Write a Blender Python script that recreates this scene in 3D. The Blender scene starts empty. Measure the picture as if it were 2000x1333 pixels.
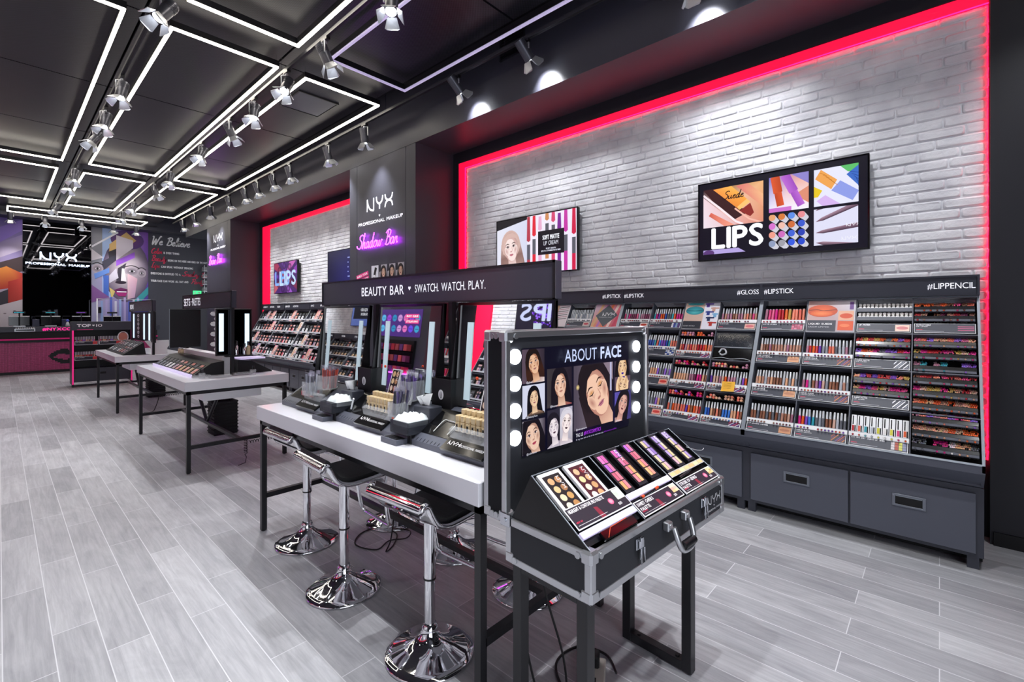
import bpy, bmesh, math, random
from mathutils import Matrix, Vector
sc = bpy.context.scene
COL = sc.collection
PI = math.pi
rnd = random.Random(11)

# ------------------------------------------------------------------ camera
cam_d = bpy.data.cameras.new('camera')
cam_d.sensor_width = 36.0
cam_d.lens = 915.0 / 2000.0 * 36.0
cam_d.shift_y = -(666.5 - 616.5) / 2000.0
cam_d.clip_start = 0.05
cam = bpy.data.objects.new('camera', cam_d)
COL.objects.link(cam)
cam.location = (0, 0, 1.55)
cam.rotation_euler = (PI / 2, 0, -math.radians(47.63))
sc.camera = cam

# ------------------------------------------------------------------ world + exposure
w = bpy.data.worlds.new('ambient_fill')  # ambient fill added from beyond the open shop front
sc.world = w
w.use_nodes = True
w.node_tree.nodes['Background'].inputs[0].default_value = (0.86, 0.90, 1.0, 1)
w.node_tree.nodes['Background'].inputs[1].default_value = 1.7
sc.view_settings.view_transform = 'Standard'
sc.view_settings.look = 'None'
sc.view_settings.exposure = 0.85
sc.view_settings.gamma = 1.0
sc.view_settings.use_curve_mapping = False
sc.cycles.use_denoising = True
sc.cycles.max_bounces = 8
sc.cycles.diffuse_bounces = 4
sc.cycles.glossy_bounces = 4
sc.cycles.transmission_bounces = 6
sc.cycles.transparent_max_bounces = 8
sc.cycles.sample_clamp_indirect = 6.0
sc.cycles.caustics_reflective = False
sc.cycles.caustics_refractive = False
SPOT_W = 95.0
LED_E = 9.0

# ------------------------------------------------------------------ helpers
def lin(h):
    if not isinstance(h, str):
        return tuple(h)
    h = h.lstrip('#')
    o = []
    for i in (0, 2, 4):
        c = int(h[i:i + 2], 16) / 255.0
        o.append(c / 12.92 if c <= 0.04045 else ((c + 0.055) / 1.055) ** 2.4)
    return tuple(o)

MT = {}
def mat(name, colr='#808080', rough=0.5, metal=0.0, em=None, es=0.0, tr=0.0, alpha=1.0, coat=0.0, bump=0.0, bscale=40.0, spec=0.5, ior=1.45, attr=None, objcol=False, emattr=0.0):
    m = bpy.data.materials.new(name)
    m.use_nodes = True
    nt = m.node_tree
    b = nt.nodes['Principled BSDF']
    b.inputs['Base Color'].default_value = lin(colr) + (1,)
    b.inputs['Roughness'].default_value = rough
    b.inputs['Metallic'].default_value = metal
    b.inputs['Specular IOR Level'].default_value = spec
    b.inputs['IOR'].default_value = ior
    b.inputs['Transmission Weight'].default_value = tr
    b.inputs['Alpha'].default_value = alpha
    b.inputs['Coat Weight'].default_value = coat
    b.inputs['Coat Roughness'].default_value = 0.08
    if em is not None:
        b.inputs['Emission Color'].default_value = lin(em) + (1,)
        b.inputs['Emission Strength'].default_value = es
    src = None
    if attr:
        a = nt.nodes.new('ShaderNodeVertexColor')
        a.layer_name = attr
        src = a.outputs['Color']
    if objcol:
        a = nt.nodes.new('ShaderNodeObjectInfo')
        src = a.outputs['Color']
    if src is not None:
        nt.links.new(src, b.inputs['Base Color'])
        if emattr:
            nt.links.new(src, b.inputs['Emission Color'])
            b.inputs['Emission Strength'].default_value = emattr
            b.inputs['Base Color'].default_value = (0, 0, 0, 1)
            nt.links.remove(b.inputs['Base Color'].links[0])
    if bump:
        n = nt.nodes.new('ShaderNodeTexNoise')
        n.inputs['Scale'].default_value = bscale
        n.inputs['Detail'].default_value = 5
        tc = nt.nodes.new('ShaderNodeTexCoord')
        nt.links.new(tc.outputs['Object'], n.inputs['Vector'])
        bp = nt.nodes.new('ShaderNodeBump')
        bp.inputs['Strength'].default_value = bump
        bp.inputs['Distance'].default_value = 0.01
        nt.links.new(n.outputs['Fac'], bp.inputs['Height'])
        nt.links.new(bp.outputs['Normal'], b.inputs['Normal'])
    MT[name] = m
    return m

mat('wall_paint', '#40404b', 0.42, bump=0.02, bscale=8)
mat('dark_paint', '#24242b', 0.45)
mat('black', '#0e0e12', 0.4)
mat('black_gloss', '#08080b', 0.12, coat=0.3)
mat('black_matte', '#121216', 0.75)
mat('cabinet', '#595c68', 0.38)
mat('cabinet_dark', '#3c3e48', 0.36)
mat('sign_panel', '#45434f', 0.24)
mat('case_skin', '#26282e', 0.6)
mat('handle_grey', '#7c818c', 0.35, metal=0.3)
mat('panel_black', '#0b0b0e', 0.55)
mat('steel_black', '#1d1d21', 0.35)
mat('white_top', '#e9e9ef', 0.25, coat=0.2)
mat('white', '#f2f2f4', 0.5)
mat('grey_strip', '#b9bcc4', 0.4)
mat('alu', '#c6c8cc', 0.3, metal=0.9, bump=0.03, bscale=60)
mat('alu_edge', '#9aa1ab', 0.35, metal=0.35)
mat('chrome', '#e6e6ea', 0.05, metal=1.0)
mat('steel', '#cfd3da', 0.18, metal=1.0)
mat('mirror', '#f3f5f6', 0.015, metal=1.0)
mat('dark_mirror', '#3a3a40', 0.02, metal=1.0)
mat('leather', '#141416', 0.45, bump=0.05, bscale=120)
mat('frost', '#bcd0d8', 0.35, em='#c6dbe6', es=0.25)
mat('light_bar', '#cfe0f2', 0.35, em='#c4dcf5', es=0.75)
mat('acrylic', '#eef2f6', 0.05, alpha=0.22, spec=0.6)
mat('acrylic_smoke', '#3a3d46', 0.08, alpha=0.55)
mat('led', '#ffffff', 0.5, em='#fff6e6', es=LED_E)
mat('lilac_glow', '#d9d2ea', 0.35, em='#cfc2f0', es=0.28)  # unlit lilac diffuser and plastic; added glow stands in for reflected light
mat('red_led', '#ff1040', 0.5, em='#ff0c40', es=0.55)
mat('red_led_strong', '#ff1040', 0.5, em='#ff0c40', es=5.0)
mat('neon', '#ff60ff', 0.4, em='#c22cff', es=9.0)
mat('bulb', '#ffffff', 0.4, em='#f2f6ff', es=5.0)
mat('lens', '#ffffff', 0.3, em='#f4f8ff', es=14.0)
mat('door_metal', '#b9bcc2', 0.32, metal=0.6)
mat('spot_body', '#55565f', 0.35, metal=0.6)
mat('track', '#26262c', 0.4)
mat('plug_black', '#101012', 0.5)
mat('magenta', '#c2186e', 0.5, em='#c2186e', es=0.12)
mat('pink_edge', '#e0257f', 0.45, em='#e0257f', es=0.35)
mat('white_letter', '#f4f4f8', 0.5, em='#f4f4ff', es=0.35)
mat('lit_letter', '#ffffff', 0.5, em='#cfe0ff', es=1.5)
mat('pink_letter', '#f02a8c', 0.5, em='#f02a8c', es=0.6)
mat('print', '#808080', 0.45, attr='Col')
mat('screen', '#808080', 0.35, attr='Col', emattr=0.62)
mat('tint', '#808080', 0.3, objcol=True, coat=0.3)
mat('tint_pearl', '#808080', 0.35, objcol=True)
mat('clear_cap', '#dfe3ea', 0.12, metal=0.35, coat=0.5)
mat('black_cap', '#17171c', 0.2, coat=0.4)
mat('paper', '#eceef0', 0.7)
mat('wipes', '#dfe6e8', 0.35, bump=0.4, bscale=25)
mat('tissue', '#f4f6f7', 0.8)
mat('beige', '#d9c39a', 0.3, coat=0.4)
mat('film', '#d8d4e8', 0.15, alpha=0.16)
mat('orange', '#e0502a', 0.4)
mat('yellow_note', '#f0b53a', 0.7)
mat('exit_green', '#2f9e62', 0.5, em='#3fd080', es=0.9)
mat('wicker', '#17171a', 0.65, bump=0.6, bscale=45)
mat('socket', '#b9b2aa', 0.5)

# floor: plank tiles along Y
def floor_mat():
    m = bpy.data.materials.new('plank_floor'); m.use_nodes = True
    nt = m.node_tree; N = nt.nodes; L = nt.links; b = N['Principled BSDF']
    tc = N.new('ShaderNodeTexCoord'); sp = N.new('ShaderNodeSeparateXYZ'); L.new(tc.outputs['Object'], sp.inputs[0])
    cb = N.new('ShaderNodeCombineXYZ')
    L.new(sp.outputs['Y'], cb.inputs['X']); L.new(sp.outputs['X'], cb.inputs['Y'])
    mp = N.new('ShaderNodeMapping'); L.new(cb.outputs[0], mp.inputs['Vector'])
    mp.inputs['Location'].default_value = (-0.335, -0.012, 0)
    br = N.new('ShaderNodeTexBrick'); L.new(mp.outputs[0], br.inputs['Vector'])
    br.offset = 0.355; br.offset_frequency = 2; br.squash = 1.0
    br.inputs['Scale'].default_value = 1.0
    br.inputs['Brick Width'].default_value = 0.945
    br.inputs['Row Height'].default_value = 0.1628
    br.inputs['Mortar Size'].default_value = 0.0022
    br.inputs['Mortar Smooth'].default_value = 0.1
    br.inputs['Bias'].default_value = 0.0
    br.inputs['Color1'].default_value = lin('#a9a9ae') + (1,)
    br.inputs['Color2'].default_value = lin('#cdcdd1') + (1,)
    br.inputs['Mortar'].default_value = lin('#d3d3d8') + (1,)
    def noise(sx, sy, scale, detail, dist):
        mm = N.new('ShaderNodeMapping'); L.new(tc.outputs['Object'], mm.inputs['Vector'])
        mm.inputs['Scale'].default_value = (sx, sy, 1)
        n = N.new('ShaderNodeTexNoise'); L.new(mm.outputs[0], n.inputs['Vector'])
        n.inputs['Scale'].default_value = scale; n.inputs['Detail'].default_value = detail
        n.inputs['Roughness'].default_value = 0.65; n.inputs['Distortion'].default_value = dist
        return n
    n1 = noise(26, 1.5, 1.6, 8, 0.8)
    n2 = noise(3.2, 0.9, 1.5, 5, 1.4)
    def ramp(src, a, ca, bb, cbv):
        r = N.new('ShaderNodeValToRGB'); L.new(src, r.inputs[0])
        r.color_ramp.elements[0].position = a; r.color_ramp.elements[0].color = ca + (1,)
        r.color_ramp.elements[1].position = bb; r.color_ramp.elements[1].color = cbv + (1,)
        return r
    r1 = ramp(n1.outputs['Fac'], 0.3, (0.66, 0.66, 0.68), 0.62, (1, 1, 1))
    r2 = ramp(n2.outputs['Fac'], 0.3, (0.70, 0.70, 0.72), 0.66, (1.04, 1.04, 1.04))
    def mul(a, c, f):
        x = N.new('ShaderNodeMixRGB'); x.blend_type = 'MULTIPLY'; x.inputs[0].default_value = f
        L.new(a, x.inputs[1]); L.new(c, x.inputs[2]); return x
    x1 = mul(br.outputs['Color'], r1.outputs[0], 0.75)
    x2 = mul(x1.outputs[0], r2.outputs[0], 0.8)
    mx = N.new('ShaderNodeMixRGB'); L.new(br.outputs['Fac'], mx.inputs[0]); L.new(x2.outputs[0], mx.inputs[1])
    mx.inputs[2].default_value = lin('#d6d6da') + (1,)
    L.new(mx.outputs[0], b.inputs['Base Color'])
    b.inputs['Roughness'].default_value = 0.42
    bp = N.new('ShaderNodeBump'); bp.inputs['Strength'].default_value = 0.12; bp.inputs['Distance'].default_value = 0.004
    L.new(n1.outputs['Fac'], bp.inputs['Height']); L.new(bp.outputs[0], b.inputs['Normal'])
    MT['floor'] = m
floor_mat()

def brick_mat():
    m = bpy.data.materials.new('white_brick'); m.use_nodes = True
    nt = m.node_tree; N = nt.nodes; L = nt.links; b = N['Principled BSDF']
    tc = N.new('ShaderNodeTexCoord')
    n = N.new('ShaderNodeTexNoise'); n.inputs['Scale'].default_value = 34; n.inputs['Detail'].default_value = 7
    n.inputs['Roughness'].default_value = 0.6
    L.new(tc.outputs['Object'], n.inputs['Vector'])
    n2 = N.new('ShaderNodeTexNoise'); n2.inputs['Scale'].default_value = 4.5; n2.inputs['Detail'].default_value = 3
    L.new(tc.outputs['Object'], n2.inputs['Vector'])
    r = N.new('ShaderNodeValToRGB'); L.new(n2.outputs['Fac'], r.inputs[0])
    r.color_ramp.elements[0].color = lin('#d2d2d8') + (1,); r.color_ramp.elements[0].position = 0.35
    r.color_ramp.elements[1].color = lin('#e8e8ec') + (1,); r.color_ramp.elements[1].position = 0.65
    L.new(r.outputs[0], b.inputs['Base Color'])
    b.inputs['Roughness'].default_value = 0.6
    bp = N.new('ShaderNodeBump'); bp.inputs['Strength'].default_value = 0.5; bp.inputs['Distance'].default_value = 0.009
    L.new(n.outputs['Fac'], bp.inputs['Height']); L.new(bp.outputs[0], b.inputs['Normal'])
    MT['brick'] = m
brick_mat()

def mesh_mat():   # perforated metal ceiling panel
    m = bpy.data.materials.new('perforated_panel'); m.use_nodes = True
    nt = m.node_tree; N = nt.nodes; L = nt.links; b = N['Principled BSDF']
    tc = N.new('ShaderNodeTexCoord')
    v = N.new('ShaderNodeTexVoronoi'); v.inputs['Scale'].default_value = 62; v.inputs['Randomness'].default_value = 0.0
    mp = N.new('ShaderNodeMapping'); mp.inputs['Rotation'].default_value = (0, 0, 0.785); mp.inputs['Scale'].default_value = (1, 1, 0)
    L.new(tc.outputs['Object'], mp.inputs['Vector']); L.new(mp.outputs[0], v.inputs['Vector'])
    r = N.new('ShaderNodeValToRGB'); L.new(v.outputs['Distance'], r.inputs[0])
    r.color_ramp.elements[0].position = 0.36; r.color_ramp.elements[0].color = lin('#0b0b0e') + (1,)
    r.color_ramp.elements[1].position = 0.42; r.color_ramp.elements[1].color = lin('#393942') + (1,)
    L.new(r.outputs[0], b.inputs['Base Color'])
    b.inputs['Roughness'].default_value = 0.4; b.inputs['Metallic'].default_value = 0.2
    MT['perforated'] = m
mesh_mat()

class MB:
    def __init__(s, T=None):
        s.v = []; s.f = []; s.m = []; s.c = []; s.sm = []; s.T = T; s.hascol = False
    def add(s, vs, fs, m=0, c=None, smooth=False):
        o = len(s.v)
        if s.T is not None:
            vs = [s.T @ Vector(p) for p in vs]
        s.v.extend([tuple(p) for p in vs])
        for f in fs:
            s.f.append(tuple(i + o for i in f)); s.m.append(m); s.sm.append(smooth)
            s.c.append(c)
        if c is not None: s.hascol = True
        return s
    def box(s, x0, y0, z0, x1, y1, z1, m=0, c=None):
        vs = [(x, y, z) for z in (z0, z1) for y in (y0, y1) for x in (x0, x1)]
        return s.add(vs, [(0, 2, 3, 1), (4, 5, 7, 6), (0, 1, 5, 4), (2, 6, 7, 3), (0, 4, 6, 2), (1, 3, 7, 5)], m, c)
    def bbox(s, x0, y0, z0, x1, y1, z1, r=0.004, m=0, c=None):
        lo = (x0, y0, z0); hi = (x1, y1, z1)
        r = min(r, (x1 - x0) * .45, (y1 - y0) * .45, (z1 - z0) * .45)
        vs = []; idx = {}
        for k in range(8):
            sg = [(k >> a) & 1 for a in range(3)]
            for a in range(3):
                p = []
                for q in range(3):
                    e = hi[q] if sg[q] else lo[q]
                    if q != a: e += -r if sg[q] else r
                    p.append(e)
                idx[(k, a)] = len(vs); vs.append(p)
        fs = []
        for a in range(3):
            o1, o2 = [q for q in range(3) if q != a]
            for sd in (0, 1):
                ks = [(sd << a) | (p << o1) | (q << o2) for p, q in ((0, 0), (1, 0), (1, 1), (0, 1))]
                fs.append(tuple(idx[(k, a)] for k in ks))
            for p in (0, 1):
                for q in (0, 1):
                    k0 = (p << o1) | (q << o2); k1 = k0 | (1 << a)
                    fs.append((idx[(k0, o1)], idx[(k1, o1)], idx[(k1, o2)], idx[(k0, o2)]))
        for k in range(8):
            fs.append((idx[(k, 0)], idx[(k, 1)], idx[(k, 2)]))
        return s.add(vs, fs, m, c)
    def prism(s, pts, ax, a, b, m=0, c=None, smooth=False):
        def P(p, h):
            return (h, p[0], p[1]) if ax == 'x' else ((p[0], h, p[1]) if ax == 'y' else (p[0], p[1], h))
        n = len(pts)
        vs = [P(p, a) for p in pts] + [P(p, b) for p in pts]
        s.add(vs, [(i, (i + 1) % n, n + (i + 1) % n, n + i) for i in range(n)], m, c, smooth)
        o = [P(p, a) for p in pts]; s.add(o, [tuple(range(n))], m, c)
        o = [P(p, b) for p in pts]; s.add(o, [tuple(reversed(range(n)))], m, c)
        return s
    def tube(s, pts, r, n=8, m=0, c=None, closed=False, r1=None):
        P = [Vector(p) for p in pts]; k = len(P); vs = []; up = None
        for i, p in enumerate(P):
            if closed: d = P[(i + 1) % k] - P[i - 1]
            else: d = P[min(i + 1, k - 1)] - P[max(i - 1, 0)]
            d.normalize()
            if up is None:
                up = Vector((0, 0, 1)) if abs(d.z) < .9 else Vector((1, 0, 0))
            x = (up - d * up.dot(d))
            if x.length < 1e-5: x = d.orthogonal()
            x.normalize(); y = d.cross(x); up = x
            rr = r if r1 is None else r + (r1 - r) * i / (k - 1)
            for j in range(n):
                t = 2 * PI * j / n
                vs.append(p + x * math.cos(t) * rr + y * math.sin(t) * rr)
        fs = []
        for i in range(k if closed else k - 1):
            for j in range(n):
                a = i * n; b = ((i + 1) % k) * n
                fs.append((a + j, a + (j + 1) % n, b + (j + 1) % n, b + j))
        s.add(vs, fs, m, c, True)
        if not closed:
            s.add(vs[:n], [tuple(reversed(range(n)))], m, c)
            s.add(vs[-n:], [tuple(range(n))], m, c)
        return s
    def cyl(s, p0, p1, r, n=12, m=0, c=None, r1=None):
        return s.tube([p0, p1], r, n, m, c, False, r1)
    def lathe(s, prof, n=24, o=(0, 0, 0), m=0, c=None, smooth=True):
        vs = []
        for r, z in prof:
            for j in range(n):
                t = 2 * PI * j / n
                vs.append((o[0] + r * math.cos(t), o[1] + r * math.sin(t), o[2] + z))
        fs = []
        for i in range(len(prof) - 1):
            for j in range(n):
                fs.append((i * n + j, i * n + (j + 1) % n, (i + 1) * n + (j + 1) % n, (i + 1) * n + j))
        s.add(vs, fs, m, c, smooth)
        return s
    def build(s, name, mats, parent=None, loc=None, rot=None, fix=True, Mx=None, kind=None):
        me = bpy.data.meshes.new(name)
        me.from_pydata(s.v, [], s.f)
        if not isinstance(mats, (list, tuple)): mats = [mats]
        for k in mats: me.materials.append(MT[k])
        me.polygons.foreach_set('material_index', s.m)
        me.polygons.foreach_set('use_smooth', s.sm)
        if s.hascol:
            ca = me.color_attributes.new('Col', 'FLOAT_COLOR', 'CORNER')
            buf = []
            for p in me.polygons:
                c = s.c[p.index]
                if c is None: c = (.5, .5, .5)
                if isinstance(c[0], (tuple, list)):
                    for q in c: buf.extend((q[0], q[1], q[2], 1))
                else:
                    buf.extend((c[0], c[1], c[2], 1) * p.loop_total)
            ca.data.foreach_set('color', buf)
        if fix:
            bm = bmesh.new(); bm.from_mesh(me)
            bmesh.ops.recalc_face_normals(bm, faces=bm.faces)
            bm.to_mesh(me); bm.free()
        o = bpy.data.objects.new(name, me); COL.objects.link(o)
        if parent is not None: o.parent = parent
        if Mx is not None: o.matrix_local = Mx
        if loc is not None: o.location = loc
        if rot is not None: o.rotation_euler = rot
        if kind: o['kind'] = kind
        return o

def thing(name, label, cat, loc=(0, 0, 0), rz=0, group=None, Mx=None):
    o = bpy.data.objects.new(name, None); COL.objects.link(o)
    o.empty_display_size = .05
    if Mx is not None: o.matrix_world = Mx
    else:
        o.location = loc; o.rotation_euler = (0, 0, rz)
    return tag(o, label, cat, group)
def tag(o, label, cat, group=None):
    o['label'] = label; o['category'] = cat
    if group: o['group'] = group
    return o
def struct(name, mb, mats, **k):
    return mb.build(name, mats, kind='structure', **k)
KID = {}
def kids(o):
    return KID.setdefault(o.name, [c for c in bpy.data.objects if c.parent == o])
def dup(src, Mx, label=None, group=None, color=None):
    r = src.copy(); COL.objects.link(r); r.matrix_world = Mx
    if label: r['label'] = label
    if group: r['group'] = group
    if color: r.color = color
    for ch in kids(src):
        c = ch.copy(); COL.objects.link(c); c.parent = r
        if color: c.color = color
        for g in kids(ch):
            d = g.copy(); COL.objects.link(d); d.parent = c
            if color: d.color = color
    return r
def frame(o, x, y):
    o = Vector(o); x = Vector(x).normalized(); y = Vector(y).normalized(); z = x.cross(y)
    return Matrix(((x.x, y.x, z.x, o.x), (x.y, y.y, z.y, o.y), (x.z, y.z, z.z, o.z), (0, 0, 0, 1)))
def TR(x, y, z): return Matrix.Translation((x, y, z))
def RZ(a): return Matrix.Rotation(a, 4, 'Z')
ORD = 'zeroth first second third fourth fifth sixth seventh eighth ninth tenth eleventh twelfth'.split()
def nth(i): return ORD[i] if i < 13 else '%d%s' % (i, 'th' if 10 < i % 100 < 14 else {1: 'st', 2: 'nd', 3: 'rd'}.get(i % 10, 'th'))

# ------------------------------------------------------------------ lettering
GL = {}
def glyph(ch):
    if ch in GL: return GL[ch]
    cu = bpy.data.curves.new('letter', 'FONT'); cu.body = ch; cu.size = 1.0; cu.resolution_u = 3
    ob = bpy.data.objects.new('letter', cu); COL.objects.link(ob)
    dg = bpy.context.evaluated_depsgraph_get()
    me = bpy.data.meshes.new_from_object(ob.evaluated_get(dg))
    vs = [(v.co.x, v.co.y) for v in me.vertices]; fs = [tuple(p.vertices) for p in me.polygons]
    bpy.data.objects.remove(ob); bpy.data.curves.remove(cu); bpy.data.meshes.remove(me)
    x0 = min([v[0] for v in vs], default=0); x1 = max([v[0] for v in vs], default=.2)
    GL[ch] = ([(v[0] - x0, v[1]) for v in vs], fs, x1 - x0)
    return GL[ch]
CAP = 0.73
def smooth(pts, n=6, closed=False):
    P = [Vector(p) for p in pts]; out = []; k = len(P)
    if k < 3: return [tuple(p) for p in P]
    rng = range(k) if closed else range(k - 1)
    for i in rng:
        if closed: a, b, c, d = P[i - 1], P[i], P[(i + 1) % k], P[(i + 2) % k]
        else: a, b, c, d = P[max(i - 1, 0)], P[i], P[i + 1], P[min(i + 2, k - 1)]
        for j in range(n):
            t = j / n
            out.append(tuple(0.5 * ((2 * b) + (c - a) * t + (2 * a - 5 * b + 4 * c - d) * t * t + (3 * b - a - 3 * c + d) * t ** 3)))
    if not closed: out.append(tuple(P[-1]))
    return out
SCR = {
 'S': ([[(.75,.9),(.55,1.0),(.3,.9),(.3,.7),(.55,.5),(.62,.25),(.4,.02),(.05,.1),(-.05,.25)]], .74),
 'h': ([[(0,0),(.12,.6),(.2,1.0),(.12,1.0),(.08,0)],[(.08,.1),(.2,.4),(.32,.42),(.34,.1),(.42,0),(.5,.08)]], .5),
 'a': ([[(.4,.38),(.22,.45),(.05,.25),(.12,0),(.3,.1),(.4,.4),(.38,.08),(.46,0),(.55,.1)]], .54),
 'd': ([[(.4,.38),(.22,.45),(.05,.22),(.12,0),(.3,.1),(.45,1.0)],[(.43,.8),(.38,.08),(.46,0),(.55,.1)]], .54),
 'o': ([[(.25,.45),(.08,.3),(.08,.08),(.25,0),(.4,.15),(.38,.38),(.25,.45),(.35,.35),(.52,.4)]], .5),
 'w': ([[(0,.42),(.05,.05),(.18,.03),(.28,.38),(.3,.05),(.45,.03),(.55,.4),(.68,.36)]], .65),
 'B': ([[(.2,0),(.3,.5),(.35,.95)],[(.1,.8),(.35,1.0),(.65,.9),(.6,.62),(.35,.52),(.65,.45),(.68,.15),(.4,-.02),(.12,.05)]], .74),
 'r': ([[(0,.05),(.1,.42),(.12,.35),(.25,.42),(.26,.3),(.3,.03),(.4,.08)]], .38),
 'e': ([[(.05,.2),(.3,.3),(.25,.45),(.08,.3),(.1,.05),(.28,0),(.42,.12)]], .41),
 'l': ([[(0,.05),(.2,.6),(.22,1.0),(.12,.95),(.1,.1),(.2,0),(.32,.1)]], .31),
 'i': ([[(0,.05),(.1,.42),(.1,.08),(.18,0),(.28,.1)],[(.15,.6),(.18,.66)]], .28),
 'v': ([[(0,.42),(.08,.05),(.16,0),(.35,.4),(.42,.36)]], .41),
 'W': ([[(0,.9),(.12,.95),(.15,.1),(.22,0),(.45,.7),(.48,.1),(.55,0),(.85,1.0),(1.0,.95)]], .9),
 'C': ([[(.6,.85),(.5,1.0),(.25,.85),(.08,.45),(.18,.05),(.45,0),(.65,.2)]], .64),
 'u': ([[(0,.42),(.02,.08),(.15,0),(.3,.15),(.33,.42),(.33,.08),(.42,0),(.5,.1)]], .5),
 't': ([[(.18,.85),(.1,.15),(.18,0),(.3,.1)],[(0,.58),(.32,.62)]], .31),
 'y': ([[(0,.42),(.02,.12),(.14,.05),(.3,.2),(.34,.42),(.28,-.2),(.1,-.4),(0,-.25),(.3,0),(.48,.12)]], .48),
 'L': ([[(.5,.9),(.4,1.0),(.28,.8),(.2,.2),(.05,.05),(.2,.05),(.5,0),(.62,.1)]], .6),
 'p': ([[(0,.05),(.12,.42),(.06,-.4)],[(.1,.3),(.25,.45),(.38,.3),(.3,.05),(.12,.05),(.45,.1)]], .47),
 's': ([[(0,.05),(.2,.45),(.22,.3),(.3,.15),(.18,0),(.05,.05)],[(.2,0),(.38,.1)]], .38),
 'm': ([[(0,.42),(.03,0),(.1,.38),(.2,.42),(.22,0),(.3,.38),(.4,.42),(.42,.05),(.5,0),(.58,.1)]], .58),
 'k': ([[(0,0),(.12,.6),(.2,1.0),(.12,1.0),(.08,0)],[(.1,.2),(.3,.42),(.15,.22),(.35,0),(.45,.08)]], .45),
 'E': ([[(.55,.9),(.35,1.0),(.15,.8),(.35,.55),(.1,.3),(.2,.02),(.5,.05),(.6,.2)]], .6),
 'P': ([[(.2,0),(.3,.5),(.35,.95)],[(.1,.8),(.35,1.0),(.65,.9),(.6,.55),(.35,.45)]], .62),
}
def script(s, x, y, h, slant=.25, sq=1.0):
    out = []
    for ch in s:
        if ch == ' ': x += .35 * h * sq; continue
        st, adv = SCR[ch]
        for l in st:
            out.append([(x + (px * sq + py * slant) * h, y + py * h) for px, py in smooth(l, 5)])
        x += adv * h * sq
    return out, x
LOGO = [[(0, 0), (.03, .5), (.02, 1)], [(.02, 1), (.1, .55), (.3, .15), (.62, 0)], [(.62, 0), (.62, 1)],
        [(.86, 1), (.92, .62), (1.14, .42), (1.36, .62), (1.42, 1)], [(1.14, .42), (1.14, 0)],
        [(1.62, 1), (1.7, .66), (1.94, .5), (2.18, .66), (2.26, 1)], [(1.62, 0), (1.7, .34), (1.94, .5), (2.18, .34), (2.26, 0)]]
LX = 1.6
def logo(x, y, h):
    return [[(x + a * h * LX, y + b * h) for a, b in smooth(l, 6)] for l in LOGO]

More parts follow.
